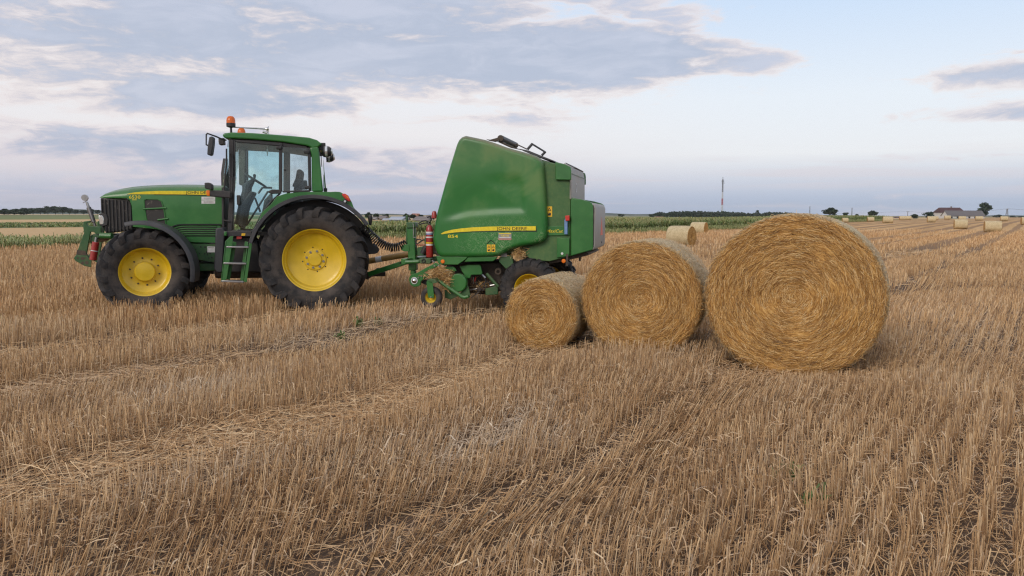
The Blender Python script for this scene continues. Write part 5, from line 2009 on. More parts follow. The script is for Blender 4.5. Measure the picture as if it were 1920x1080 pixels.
    mb.bar((d2[0] - .1, -.6, d2[2] + .02), (d2[0] - .1, .7, d2[2] + .02), .10, .10)
    mb.build('drawbar', M_GREEN, root, bevel=0.01)
    mb = MB()
    mb.bar(BA.p3(cD(150, 720), .1), BA.p3(cD(262, 640), .1), .10, .06)
    mb.bar(BA.p3(cD(145, 738), .1), BA.p3(cD(168, 690), .1), .05, .05)
    mb.build('hitch_eye', M_RUST, root, bevel=0.008)
    plate('sticker', P([cD(458, 575), cD(500, 562), cD(500, 578), cD(458, 592)], .165), .1645, M_BLACK, root)
    s0, s1 = BA.p3(cD(120, 570), .0), BA.p3(cD(700, 470), .0)
    MB().tube([s0, s1], .052, 16).build('drive_shaft_guard', M_SHAFT, root)
    a, b = Vector(s0).lerp(Vector(s1), .20), Vector(s0).lerp(Vector(s1), .30)
    MB().tube([a, b], .0535, 16).build('shaft_label', M_WHITE, root)
    mb = MB()
    jx, jz0 = BA.at(cD(592, 650), .35)
    jz1 = BA.at(cD(575, 200), .35)[1]
    jx2 = BA.at(cD(572, 200), .35)[0]
    mb.bar((jx, .35, jz0), (jx2, .35, jz1), .12, .135, (1, 0, .001))
    lx, lz = BA.at(cJ(225, 400), .35)
    mb.bar((jx, .35, jz0), (lx, .35, lz), .085, .085, (1, 0, .001))
    mb.build('jack_post', M_GREEN, root, bevel=0.012)
    mb = MB()
    mb.prism(P([cM(885, 405), cM(900, 400), cM(1055, 400), cM(1062, 420), cM(1060, 510), cM(890, 515)], .43), .27, .44)
    mb.prism(P([cM(870, 250), cM(910, 250), cM(905, 400), cM(880, 400)], .38), .34, .38)
    mb.build('jack_head', M_GREEN_FRAME, root, bevel=0.01)
    MB().tube([BA.p3(cM(*p), .44) for p in ((1010, 430), (1030, 440), (1030, 620), (1025, 700), (1075, 710))], .009, 6).build('jack_crank', M_STEEL, root)
    mb = MB()
    mb.prism(P([cM(875, 500), cM(905, 510), cM(920, 850), cM(865, 850)], .30), .26, .30)
    mb.build('hose_holder', M_GREEN_FRAME, root)
    mb = MB()
    mb.prism(P([cM(780, 880), cM(850, 845), cM(940, 850), cM(945, 985), cM(850, 990), cM(775, 960)], .42), .38, .42)
    mb.build('hose_bracket', M_GREEN, root, bevel=0.006)
    mb = MB()
    mb.prism(P([cM(1100, 910), cM(1245, 880), cM(1250, 700), cM(1290, 700), cM(1290, 1075), cM(1100, 1080)], .5), -.4, .5)
    mb.build('front_frame', M_GREEN_FRAME, root, bevel=0.012)
    mb = MB()
    mb.tube([BA.p3(cJ(95, 195), .75), BA.p3(cJ(325, 183), .75)], .034, 12)
    mb.build('lift_tube', M_GREEN_LIGHT, root)
    mb = MB()
    mb.prism(J((310, 150), (330, 135), (520, 130), (530, 190), (500, 225), (330, 218), y=.8), .70, .80)
    fb = mb.build('lift_block', M_GREEN_FRAME, root, bevel=0.012)
    q = BA.p3(cJ(400, 175), .8)
    MB().lathe([(.02, .815), (.035, .815), (.04, .79)], 14, (q[0], 0, q[2])).build('pivot_bush', M_BLACK, fb)
    MB().tube([BA.p3(cM(1280, 900), .55), BA.p3(cM(1215, 1030), .55)], .05, 12).build('rubber_boot', M_DARK, root)
    # front lower body down to the pick-up
    mb = MB()
    mb.prism(J((560, 20), (640, 110), (700, 240), (900, 300), (900, 240), (700, 60), y=.85), -.85, .85)
    mb.build('feed_frame', M_RUST, root)
    # straight hoses
    MB().tube([BA.p3(cM(*p), .4) for p in ((1060, 780), (1110, 745), (1160, 740), (1200, 770), (1250, 745))], .012, 6).build('hydraulic_hose', M_DARK, root)
    MB().tube([BA.p3(cM(*p), .45) for p in ((1060, 800), (1100, 840), (1170, 790), (1230, 750), (1290, 760))], .012, 6).build('hydraulic_hose', M_DARK, root)
    MB().tube([BA.p3(cM(*p), .5) for p in ((1090, 855), (1180, 860), (1290, 855))], .009, 6).build('hydraulic_hose', M_RED, root)
    # coiled cable
    path = [Vector(BA.p3(cM(*p), y)) for p, y in (((-20, 500), .75), ((60, 560), .7), ((150, 640), .62), ((300, 775), .55), ((450, 868), .5), ((600, 910), .45), ((740, 895), .4), ((830, 850), .36), ((880, 830), .34))]
    lens = [0]
    for a, b in zip(path[:-1], path[1:]):
        lens.append(lens[-1] + (b - a).length)

    def along(t):
        s = t * lens[-1]
        for i in range(len(lens) - 1):
            if s <= lens[i + 1] + 1e-9:
                k = (s - lens[i]) / (lens[i + 1] - lens[i])
                return path[i].lerp(path[i + 1], k), (path[i + 1] - path[i]).normalized()
        return path[-1], (path[-1] - path[-2]).normalized()
    hel = []
    NT_ = 25
    for i in range(NT_ * 12 + 1):
        t = i / (NT_ * 12)
        c, d = along(t)
        a = d.cross(Vector((0, 1, 0))).normalized()
        b = d.cross(a)
        an = 2 * math.pi * NT_ * t
        hel.append(c + a * (.066 * math.cos(an)) + b * (.06 * math.sin(an)))
    MB().tube(hel, .0115, 6).build('coiled_cable', M_BLACK, root)
    # red lamp peeping out in front of the shield
    q = BA.p3(cM(1450, 250), .8)
    MB().lathe([(0, .07), (.028, .06), (.042, .02), (.044, -.05), (.02, -.06)], 16, q, axis='z').build('red_lamp', M_RED, root)
    return root


def _rear_text(body, x, y, z, h):
    me = text_mesh(body, h * .35, -h * .35, 0, 0, .02, h)
    n = len(me.vertices)
    co = np.empty(n * 3, np.float32)
    me.vertices.foreach_get('co', co)
    co = co.reshape(-1, 3)
    out = np.stack([np.full(n, x), y + co[:, 0], z + co[:, 2]], 1)
    me.vertices.foreach_set('co', out.astype(np.float32).ravel())
    me.update()
    return me


build_baler()


def build_extinguisher():
    q = BA.p3(cM(1358, 1075), .92)
    wx, wy = BA.world(q[0], .92)
    zb = BA.at(cD(755, 525), .92)[1]
    zt = BA.at(cM(1350, 450), .92)[1]
    root = empty('fire_extinguisher', (wx, wy, zb), BA.yaw)
    props(root, 'red fire extinguisher hung upright on the front edge of the baler', 'fire extinguisher')
    h = zt - zb
    r = .060
    MB().lathe([(0, 0), (r * .9, 0), (r, .02), (r, h * .80), (r * .9, h * .90), (r * .55, h * .98), (.02, h), (0, h)], 28, axis='z').build('cylinder', M_RED, root)
    for z0, z1, m in ((.74, .79, M_WHITE), (.70, .735, M_BLUE), (.60, .64, M_WHITE), (.42, .47, M_WARN), (.36, .41, M_WHITE)):
        MB().lathe([(r + .0015, h * z0), (r + .0015, h * z1)], 28, axis='z').build('label_band', m, root)
    mb = MB()
    mb.lathe([(.022, h), (.026, h + .01), (.024, h + .05), (0, h + .05)], 12, axis='z')
    mb.build('valve', M_STEEL, root)
    mb = MB()
    mb.tube([(0, 0, h + .04), (.06, .0, h + .07), (.13, .0, h + .06), (.19, 0, h + .02)], .011, 6)
    mb.tube([(0, 0, h + .03), (.07, .0, h + .03), (.13, .0, h + .02), (.18, 0, h + .0)], .010, 6)
    mb.build('lever', M_BLACK, root)
    MB().tube([(-.0, .02, h + .03), (-.04, .03, h + .08), (-.02, .02, h + .14), (.03, .02, h + .12)], .012, 8).build('hose', M_BLACK, root)


build_extinguisher()


# ---------------------------------------------------------------- straw bales
DISH = 0.10


def bale_section(t, R, sq, rg_ph):
    """outline point at angle t: a round roll, slightly slumped and flattened where it stands"""
    k = 1 + 0.014 * math.sin(2 * t + rg_ph) + 0.010 * math.sin(3 * t + rg_ph) + 0.008 * math.sin(5 * t + 2 * rg_ph) + 0.006 * math.sin(9 * t + rg_ph)
    x, z = R * k * math.cos(t), R * sq * k * math.sin(t)
    zmin = -R * sq * 0.965
    if z < zmin:
        z = zmin + (z - zmin) * 0.15
    return x, z


def bale_mesh(R, sq, L, ph, na=96, detail=True):
    """axis along local Y; the face at -Y looks at the viewer"""
    e = 0.055
    rings = []          # (scale, offset along axis)
    nr = 30 if detail else 4
    for i in range(nr + 1):
        rings.append((max(i / nr, 0.0) * (1 - e / R), 0))
    face_n = len(rings)
    prof = [(s, -L / 2) for s, _ in rings]
    prof += [(1 - e / R * 0.35, -L / 2 + e * 0.30), (1.0, -L / 2 + e)]
    nb = 10 if detail else 3
    prof += [(1.0 + (0.008 * math.sin(math.pi * k / nb)), -L / 2 + e + (L - 2 * e) * k / nb) for k in range(1, nb + 1)]
    prof += [(1 - e / R * 0.35, L / 2 - e * 0.30)] + [(s, L / 2) for s, _ in reversed(rings)]
    V = np.zeros((len(prof), na, 3))
    for j in range(na):
        t = 2 * math.pi * j / na
        x, z = bale_section(t, R, sq, ph)
        for i, (s, y) in enumerate(prof):
            V[i, j] = (x * s, y, z * s)
    if detail:
        for i, (s, y) in enumerate(prof):
            for j in range(na):
                x, yy, z = V[i, j]
                r = math.hypot(x, z)
                n = mnoise.noise(Vector((x * 4 + ph, z * 4, y))) * .5 + mnoise.noise(Vector((r * 26, math.atan2(z, x) * 2.0, ph + y))) * .5
                if i < face_n:
                    dish = -DISH * math.exp(-(r / (R * .20)) ** 2) + 0.05 * math.exp(-(r / (R * .10)) ** 2)
                    V[i, j, 1] -= (0.034 * n + dish + 0.012 * (1 - (r / R) ** 2))
                elif i < len(prof) - face_n:
                    k = 1 + 0.020 * n / R
                    V[i, j, 0] *= k
                    V[i, j, 2] *= k
    zmin = V[:, :, 2].min()
    V[:, :, 2] -= zmin
    f4 = []
    np_ = len(prof)
    mi = []
    for i in range(np_ - 1):
        for j in range(na):
            f4.append((i * na + j, (i + 1) * na + j, (i + 1) * na + (j + 1) % na, i * na + (j + 1) % na))
            mi.append(0 if (i < face_n or i >= np_ - face_n - 1) else 1)
    me = np_mesh('straw_bale', V.reshape(-1, 3), f4, None, smooth=True)
    return me, np.array(mi), -zmin


def straws(P0, D, N, L, W, tint, pale, lift):
    """thin curved blades: centre, direction along, surface normal"""
    n = len(P0)
    S = np.cross(D, N)
    S /= np.linalg.norm(S, axis=1)[:, None] + 1e-9
    w = S * W[:, None]
    a = P0 - D * (L / 2)[:, None] + N * (lift * RNG.uniform(-.6, .9, n))[:, None]
    m = P0 + N * (lift * RNG.uniform(.3, 1.2, n))[:, None]
    b = P0 + D * (L / 2)[:, None] + N * (lift * RNG.uniform(-.6, .9, n))[:, None]
    V = np.stack([a - w, a + w, m + w, m - w, b + w, b - w], 1).reshape(-1, 3)
    k = (np.arange(n) * 6)[:, None]
    f4 = np.concatenate([k + np.array([[0, 1, 2, 3]]), k + np.array([[3, 2, 4, 5]])])
    T = np.repeat(np.stack([tint, pale, np.zeros(n)], 1), 6, 0)
    return V, f4, T


def build_bale(b, label, seed):
    R = b['d'] / 2
    sq, L = b['sq'], b['L']
    me, mi, zc = bale_mesh(R, sq, L, seed * 1.7)
    me.polygons.foreach_set('material_index', mi.astype(np.int32))
    x, y = b['c']
    yaw = -math.radians(b['ax'])
    # shift so that the textures' centre is the roll's axis
    n = len(me.vertices)
    co = np.empty(n * 3, np.float32)
    me.vertices.foreach_get('co', co)
    co = co.reshape(-1, 3)
    co[:, 2] -= zc
    me.vertices.foreach_set('co', co.ravel())
    o = link('straw_bale', me, [M_FACE, M_SIDE], None, (x, y, zc + float(gz(x, y)) - 0.01), (0, 0, yaw))
    props(o, label, 'straw bale', 'three finished straw bales of rising size beside the baler')
    rg = RNG

    def child(name, parts):
        off, Vs, Fs, Ts = 0, [], [], []
        for V, f, T in parts:
            Vs.append(V)
            Fs.append(f + off)
            Ts.append(T)
            off += len(V)
        m2 = np_mesh(name, np.concatenate(Vs), np.concatenate(Fs), None, {'tint': np.concatenate(Ts)})
        c = link(name, m2, M_BALESTRAW, o)
        c['kind'] = 'stuff'
    # face: straws wound round the axis
    nf = int(30000 * R * R)
    r = R * np.sqrt(rg.uniform(0.0, 0.985, nf))
    t = rg.uniform(0, 2 * np.pi, nf)
    dish = -DISH * np.exp(-(r / (R * .20)) ** 2) + 0.05 * np.exp(-(r / (R * .10)) ** 2)
    zz = np.maximum(r * np.sin(t) * sq, -R * sq * .955)
    P0 = np.stack([r * np.cos(t), -L / 2 - dish - 0.012 * (1 - (r / R) ** 2) - rg.uniform(0.0, .012, nf) + 0.03 * sstep(R - .06, R, r), zz], 1)
    jit = rg.normal(0, 0.24, nf) + (rg.random(nf) < 0.13) * rg.normal(0, 0.9, nf) + 0.6 * np.exp(-(r / (R * .18)) ** 2) * rg.normal(0, 1, nf)
    D = np.stack([-np.sin(t + jit), rg.normal(0, .07, nf), np.cos(t + jit) * sq], 1)
    D /= np.linalg.norm(D, axis=1)[:, None]
    N = np.tile(np.array([0, -1.0, 0]), (nf, 1)) + rg.normal(0, .25, (nf, 3))
    ln = rg.uniform(.04, .17, nf) * (0.5 + 0.5 * np.clip(r / (R * .4), 0, 1))
    ring = 0.5 + 0.5 * np.sin(r * 70 + 2 * np.sin(t * 2 + r * 9))
    tint = np.clip(rg.beta(1.15, 1.5, nf) * .95 + 0.10 * (ring - .5) + 0.14 * np.exp(-(r / (R * .3)) ** 2), 0, 1)
    child('wound_straw', [straws(P0, D, N, ln, rg.uniform(.0007, .0017, nf), tint, 0.25 * rg.random(nf) * (rg.random(nf) < .3), .007)])
    # barrel: bleached straw pressed under the net
    nb = int(14000 * R * L)
    t = rg.uniform(0, 2 * np.pi, nb)
    Rr = R + 0.007
    P0 = np.stack([Rr * np.cos(t), rg.uniform(-L / 2 + .01, L / 2 - .01, nb), np.maximum(Rr * sq * np.sin(t), -R * sq * .955)], 1)
    N = np.stack([np.cos(t), np.zeros(nb), np.sin(t)], 1)
    an = rg.normal(0, .6, nb)
    D = np.stack([-np.sin(t) * np.cos(an), np.sin(an), np.cos(t) * sq * np.cos(an)], 1)
    child('wrapped_straw', [straws(P0, D, N, rg.uniform(.04, .14, nb), rg.uniform(.0015, .0032, nb), rg.beta(1.3, 1.2, nb), np.clip(rg.normal(.62, .25, nb), 0, 1), .018)])
    # stray ends around the rim
    ns = int(1500 * R)
    t = rg.uniform(0, 2 * np.pi, ns)
    rr = R * rg.uniform(.93, 1.01, ns)
    P0 = np.stack([rr * np.cos(t), -L / 2 + rg.uniform(-.02, .07, ns), np.maximum(rr * sq * np.sin(t), -R * sq * .94)], 1)
    D = np.stack([-np.sin(t), rg.normal(0, .5, ns), np.cos(t)], 1) + np.stack([np.cos(t), -np.ones(ns) * .3, np.sin(t)], 1) * rg.uniform(-.1, .95, ns)[:, None]
    D /= np.linalg.norm(D, axis=1)[:, None]
    N = np.stack([np.cos(t), -np.ones(ns) * .6, np.sin(t)], 1) + rg.normal(0, .2, (ns, 3))
    child('stray_straw', [straws(P0, D, N, rg.uniform(.06, .17, ns), rg.uniform(.0009, .0018, ns), rg.beta(2.0, 1.5, ns), .4 * rg.random(ns), .010)])
    return o


for b, lab, sd in zip(BALES, ('smallest of three straw bales, standing just in front of the baler wheel',
                              'middle-sized straw bale between the smallest and the largest bale',
                              'largest straw bale, standing at the right end of the three'), (1, 2, 3)):
    build_bale(b, lab, sd)

# far bales over the field: left px, right px, top px, bottom px, label
FAR = [(1253, 1301, 420, 462, 'straw bale lying right behind the middle-sized bale, face turned right', 1.12),
       (1296, 1325, 416, 440, 'straw bale at the maize edge, half behind another bale', 1.12),
       (1846, 1875, 416.4, 438.8, 'nearest straw bale on the open field right of the farmhouse front', 1.2),
       (1789, 1812, 414.7, 433.7, 'straw bale on open stubble straight below the long barn', 1.2),
       (1655, 1673, 413.6, 426.7, 'lone straw bale on the stubble near the end of the maize field', 1.2),
       (1738.5, 1753, 409, 421, 'straw bale below the round green bush left of the farmhouse', 1.2),
       (1626, 1638, 407.5, 417, 'straw bale in front of the maize field end', 1.2),
       (1579, 1590, 408, 417, 'straw bale at the maize edge, just above the largest bale', 1.2),
       (1686, 1698, 408, 416, 'straw bale in front of the low far houses', 1.2),
       (1698.5, 1708, 406, 413.5, 'small far straw bale behind another, left of the dark bush', 1.2),
       (1748.5, 1758.5, 407, 414.7, 'far straw bale peeping from behind a nearer one by the round bush', 1.2),
       (1771, 1782, 405, 411.5, 'far straw bale against the white farmhouse wall', 1.2),
       (1797.5, 1810, 406, 414.5, 'straw bale in front of the barn, left of centre', 1.2),
       (1829, 1842, 406.6, 415, 'straw bale in front of the barn, under its right gable', 1.2),
       (1876, 1889, 405, 414.5, 'far straw bale right of the tall dark tree, near the power pole', 1.2),
       (1915, 1937, 415, 430, 'straw bale cut off by the edge of the view', 1.2)]


def far_bales():
    protos = []
    for k in range(4):
        me, mi, zc = bale_mesh(0.6, 0.97, 1.3, 3.1 + k * 2.3, 40, True)
        me.polygons.foreach_set('material_index', mi.astype(np.int32))
        n = len(me.vertices)
        co = np.empty(n * 3, np.float32)
        me.vertices.foreach_get('co', co)
        co = co.reshape(-1, 3)
        co[:, 2] -= zc
        me.vertices.foreach_set('co', co.ravel())
        o = link('straw_bale', me, [M_FACE, M_SIDE])
        protos.append((o, zc))
    rg = random.Random(4)
    for i, (l, r, t, bt, lab, D) in enumerate(FAR):
        if i < 2:
            Y = ground(0.5 * (l + r), bt)[1]
        else:
            Y = {6: 160.0, 7: 138.0}.get(i) or min(D / ((bt - t) / F), 230)
            D = (bt - t) / F * Y if i in (6, 7) else D
        c = at_depth(0.5 * (l + r), bt, Y)
        o, zc = protos[i % 4]
        if i >= 4:
            o = o.copy()
            COL.objects.link(o)
        s = D / 1.2
        ax = math.atan2(c[0], c[1])
        yaw = -ax + math.pi / 2 + (0.16 if i >= 2 else -0.42 if i == 0 else -0.30) + rg.uniform(-.06, .06)
        o.scale = (s, s * (1.02 if i < 2 else ((r - l) / F * Y) / 1.36 / s), s)
        o.rotation_euler = (0, 0, yaw)
        z = float(gz(c[0], c[1])) if Y < 120 else max(c[2], float(gz(c[0], c[1])))
        o.location = (c[0], c[1], z + zc * s - 0.02)
        props(o, lab, 'straw bale', 'straw bales left scattered over the stubble field')


far_bales()


# ---------------------------------------------------------------- maize, weeds
def blades(P, H, nleaf, L, W, tint, brown, spread=.6):
    """plants made of arching leaf blades"""
    n = len(P)
    N = n * nleaf
    base = np.repeat(P, nleaf, 0)
    h = np.repeat(H, nleaf) * np.tile(np.linspace(.12, .95, nleaf), n)
    a = RNG.uniform(0, 2 * np.pi, N)
    l = L * RNG.uniform(.6, 1.2, N)
    p0 = base + np.stack([np.zeros(N), np.zeros(N), h * .75], 1)
    out = np.stack([np.cos(a), np.sin(a), np.zeros(N)], 1)
    up = np.array([0, 0, 1.0])
    p1 = p0 + out * (l * spread * .5)[:, None] + up * (l * .45)[:, None]
    p2 = p0 + out * (l * spread)[:, None] + up * (l * RNG.uniform(-.1, .55, N))[:, None]
    s = np.stack([-np.sin(a), np.cos(a), np.zeros(N)], 1) * (W * RNG.uniform(.7, 1.3, N))[:, None]
    V = np.stack([p0 - s * .6, p0 + s * .6, p1 + s, p1 - s, p2 + s * .2, p2 - s * .2], 1).reshape(-1, 3)
    k = (np.arange(N) * 6)[:, None]
    f4 = np.concatenate([k + np.array([[0, 1, 2, 3]]), k + np.array([[3, 2, 4, 5]])])
    t = np.clip(np.repeat(tint, nleaf) + RNG.normal(0, .18, N), 0, 1)
    T = np.repeat(np.stack([t, np.repeat(brown, nleaf) * RNG.random(N), np.zeros(N)], 1), 6, 0)
    return V, f4, np.zeros((0, 3), int), T


def build_maize():
    ch = []
    # standing crop from the front edge backwards: dense near its edge
    for (n, u0, u1, d0, d1, nl, L, W) in ((5200, 33, 85, 0, 2.5, 9, .55, .030), (5200, 85, 215, 0, 4, 8, .6, .045), (4200, 33, 120, 2.5, 26, 6, .55, .05), (3400, 120, 215, 4, 36, 5, .7, .07)):
        u = RNG.uniform(u0, u1, n)
        edge = np.interp(u, [33, 38, 46, 58, 75, 215], [-37.5, -35.3, -32.5, -30.5, -30.6, -31.0]) + .3 * np.sin(u * .5)
        v = edge - RNG.uniform(d0, d1, n)
        k = (v > -58) | (u > 46)
        u, v = u[k], v[k]
        x, y = from_uv(u, v)
        m = len(x)
        H = np.interp(u, [33, 58, 78], [.92, 1.0, 1.26]) * RNG.uniform(.85, 1.10, m) + .05 * np.sin(u * .35)
        P = np.stack([x, y, gz(x, y)], 1)
        ch.append(blades(P, H, nl, L, W, np.clip(RNG.normal(.62, .17, m), 0, 1), (RNG.random(m) < .3) * .6))
        # pale tassels
        q = RNG.random(m) < .45
        tp = P[q] + np.stack([np.zeros(q.sum()), np.zeros(q.sum()), H[q] * .78], 1)
        ch.append(blades(tp, H[q] * .1, 3, .32, W * .5, np.full(q.sum(), .9), np.ones(q.sum()), .3))
    merge('maize_crop', ch, M_LEAF, 'green maize crop standing along the far edge of the stubble', 'maize')
    # weedy margin in front and the strip on the left
    ch = []
    n = 8000
    u = 33 + 167 * RNG.random(n) ** 1.6
    edge = np.interp(u, [33, 38, 46, 58, 75, 215], [-37.5, -35.3, -32.5, -30.5, -30.6, -31.0])
    v = edge + RNG.uniform(0, 1, n) ** 2 * 1.4
    x, y = from_uv(u, v)
    ch.append(blades(np.stack([x, y, gz(x, y)], 1), RNG.uniform(.15, .62, n), 5, .36, .020, RNG.uniform(.6, 1, n), RNG.random(n) * .55, .5))
    n = 8500
    u = RNG.uniform(6, 40, n)
    v = -39.4 - RNG.uniform(0, 1, n) ** 1.3 * 5.0 + .5 * np.sin(u * .8)
    x, y = from_uv(u, v)
    cl = .5 + .5 * np.sin(u * 1.7 + 2 * np.sin(v)) * np.sin(v * 1.4 + u * .3)
    ch.append(blades(np.stack([x, y, gz(x, y)], 1), (.18 + .50 * cl) * RNG.uniform(.5, 1.2, n), 5, .34, .018, np.clip(RNG.normal(.9, .2, n), 0, 1), (RNG.random(n) < .5) * .7, .5))
    n = 5000
    u = RNG.uniform(5, 90, n)
    v = -98 - RNG.uniform(0, 1, n) * 36
    x, y = from_uv(u, v)
    ch.append(blades(np.stack([x, y, gz(x, y)], 1), RNG.uniform(.12, .3, n), 4, .45, .06, RNG.uniform(.1, .8, n), (RNG.random(n) < .3) * .8, .7))
    merge('weeds', ch, M_LEAF, 'rough green weeds and grass along the field margins', 'weeds')


build_maize()


def weed(px, py, h, label):
    g0 = ground(px, py)
    n = 9
    P = np.repeat(np.array([[0.0, 0, 0]]), n, 0) + RNG.normal(0, h * .18, (n, 3)) * np.array([1, 1, 0])
    V, f4, f3, T = blades(P, RNG.uniform(.4, 1.0, n) * h, 4, h * .7, h * .08, np.clip(RNG.normal(.22, .15, n), 0, 1), np.zeros(n))
    me = np_mesh('weed_plant', V, f4, None, {'tint': T})
    o = link('weed_plant', me, M_LEAF, None, (g0[0], g0[1], float(gz(g0[0], g0[1]))))
    props(o, label, 'weed', 'green weeds sprouting between the stubble')


weed(671, 618, .17, 'upright green weed in the stubble below the tractor rear wheel')
weed(708, 613, .13, 'small green weed in stubble below the baler gauge wheel')
weed(1476, 900, .13, 'small green sprout in the stubble rows below the largest bale')
weed(1527, 950, .14, 'low dark green grass tuft between near stubble rows')
weed(640, 640, .14, 'faint green tuft beside the flattened track, left of upright weed')


# ---------------------------------------------------------------- trees
def tree_meshes(h, w, seed, leaf, n=900, trunk=.22, cone=False):
    rg = np.random.default_rng(seed)
    mb = MB()
    th = h * (trunk + .35)
    mb.tube([(0, 0, -.3), (w * .02, 0, th * .5), (-w * .01, w * .01, th)], [h * .028, h * .02, h * .008], 7)
    for k in range(4):
        a = k * 1.7 + seed
        z0 = h * (trunk + .06 * k)
        mb.tube([(0, 0, z0), (math.cos(a) * w * .18, math.sin(a) * w * .18, z0 + h * .14), (math.cos(a) * w * .3, math.sin(a) * w * .3, z0 + h * .25)], [h * .012, h * .009, h * .004], 5)
    tm = mb.mesh('trunk')
    nc = 13
    C = []
    for i in range(nc):
        a = rg.uniform(0, 2 * np.pi)
        f = rg.uniform(0, 1)
        zz = h * (trunk + (1 - trunk) * (0.18 + .68 * f))
        rad = w * .5 * (.62 * math.sin(math.pi * (0.2 + .72 * f)) if not cone else .55 * (1.1 - f)) * rg.uniform(.4, 1.0)
        C.append((math.cos(a) * rad, math.sin(a) * rad, zz, rg.uniform(.15, .27) * (w + h) * .5))
    Vs, Ts = [], []
    per = n // nc
    for (cx, cy, cz, cr) in C:
        d = rg.normal(0, 1, (per, 3))
        d /= np.linalg.norm(d, axis=1)[:, None]
        p = np.array([cx, cy, cz]) + d * (cr * rg.uniform(.45, 1.05, per))[:, None] * np.array([1, 1, .8])
        a = rg.normal(0, 1, (per, 3))
        a /= np.linalg.norm(a, axis=1)[:, None]
        b = np.cross(a, rg.normal(0, 1, (per, 3)))
        b /= np.linalg.norm(b, axis=1)[:, None]
        s = leaf * rg.uniform(.5, 1.2, per)[:, None]
        Vs.append(np.stack([p - a * s, p + b * s * .7, p + a * s, p - b * s * .7], 1).reshape(-1, 3))
        Ts.append(np.repeat(np.stack([np.clip(rg.normal(.5, .22, per), 0, 1), np.zeros(per), np.zeros(per)], 1), 4, 0))
    V = np.concatenate(Vs)
    V[:, 2] *= h / V[:, 2].max()
    cm = np_mesh('crown', V, np.arange(len(V)).reshape(-1, 4), None, {'tint': np.concatenate(Ts)})
    return tm, cm


TREES = {}


def tree(px, py_base, py_top, wpx, Y, label, group=None, kind=0, name='tree', cat='tree', sink=0):
    Y = Y or HC * F / (py_base - 403 - .0021 * (px - 960))
    c = at_depth(px, py_base, Y)
    h = (py_base - py_top) / F * Y
    w = wpx / F * Y
    key = kind
    if key not in TREES:
        hh, ww, tr = ((10, 9, .2), (10, 11, .16), (10, 6.5, .12), (10, 13, .04))[kind % 4]
        TREES[key] = (tree_meshes(hh, ww, 20 + kind, .62, 1700, tr), hh, ww)
    (tm, cm), hh, ww = TREES[key]
    root = empty(name, (c[0], c[1], c[2] - sink), random.uniform(0, 6))
    root.scale = (w / ww * 1.12, w / ww * 1.12, h / hh)
    props(root, label, cat, group)
    link('trunk', tm, M_BARK, root)
    link('crown', cm, M_WOOD, root)
    return root


WL = 'trees of the wood on the left skyline'
tree(8, 404, 391, 30, 520, 'dark low tree at the left edge of the skyline wood', WL, 1)
tree(27, 404, 391, 26, 520, 'dark rounded tree second from the left end of the skyline wood', WL, 5)
tree(46, 404.5, 389.5, 30, 520, 'darker nearer tree ending the front clump of the left wood', WL, 1)
tree(62, 402, 389.5, 24, 720, 'far tree just behind the front clump of the left wood', WL, 0)
tree(76, 402, 389, 22, 720, 'far tree on the rising side of the left wood', WL, 4)
tree(90, 402, 386, 24, 720, 'tallest far tree in the middle of the left wood', WL, 1)
tree(104, 402, 386, 24, 720, 'tall far tree right of the tallest in the left wood', WL, 5)
tree(118, 402, 387, 24, 720, 'far tree on the falling right side of the left wood', WL, 0)
tree(130, 402, 390, 18, 720, 'low tree at the right end of the left wood', WL, 4)
tree(141, 402, 393, 16, 760, 'small tree apart from the left wood, before the top link', WL, 0)
tree(157, 402, 393.5, 16, 760, 'small tree behind the tractor top link', WL, 4)
tree(172, 402, 391.5, 14, 760, 'small tree between top link and tractor hood', WL, 2)
tree(183, 402, 393, 14, 760, 'small tree touching the tractor grille', WL, 0)
MT = 'village trees between tractor and baler'
tree(691, 411, 397.5, 15, None, 'dark tree behind the tractor rear fender', MT, 1)
tree(705, 411, 399.5, 13, None, 'dark tree left of the pale village shed', MT, 0)
tree(724, 410, 400.5, 14, None, 'round tree left of the long grey metal barn', MT, 5)
tree(762, 411, 400, 14, None, 'green tree right of the long grey metal barn', MT, 1)
tree(775, 411, 401.5, 18, None, 'broad green tree before the orange-roofed house', MT, 5)
tree(788, 410, 402, 14, None, 'green tree left of the baler shield', MT, 0)
RT = 'single trees along the right skyline'
tree(1165, 406.5, 401, 15, 620, 'round bush on the skyline just right of the baler', RT, 3, 'bush', 'bush')
tree(1219, 406.5, 401.5, 7, 640, 'small tree on the skyline left of the long wood', RT, 0)
tree(1557, 405.5, 388.8, 30, 430, 'broad tree on the skyline above the largest bale', RT, 1)
tree(1585, 406, 398, 11, 480, 'small round tree right of the broad skyline tree', RT, 0)
tree(1607, 406, 401, 9, 520, 'tiny round tree right of the thin far mast', RT, 5)
tree(1636, 406, 394.5, 21, 470, 'dark dense tree above the end of the maize field', RT, 1)
tree(1713, 411, 401, 19, 470, 'dark bush left of the bright round bush', RT, 3, 'bush', 'bush')
tree(1741, 411, 396.5, 29, 420, 'large bright round bush left of the farmhouse', RT, 7, 'bush', 'bush')
tree(1845, 410, 379, 22, 560, 'tall dark tree behind the right end of the barn', RT, 2)
tree(1869, 409.5, 402, 18, 900, 'low bluish tree right of the farm', RT, 3)
tree(1899, 410, 404, 14, 900, 'low bluish tree right of the power pole', RT, 7)
tree(1914, 410, 405, 14, 900, 'low bluish tree at the right edge of the skyline', RT, 3)


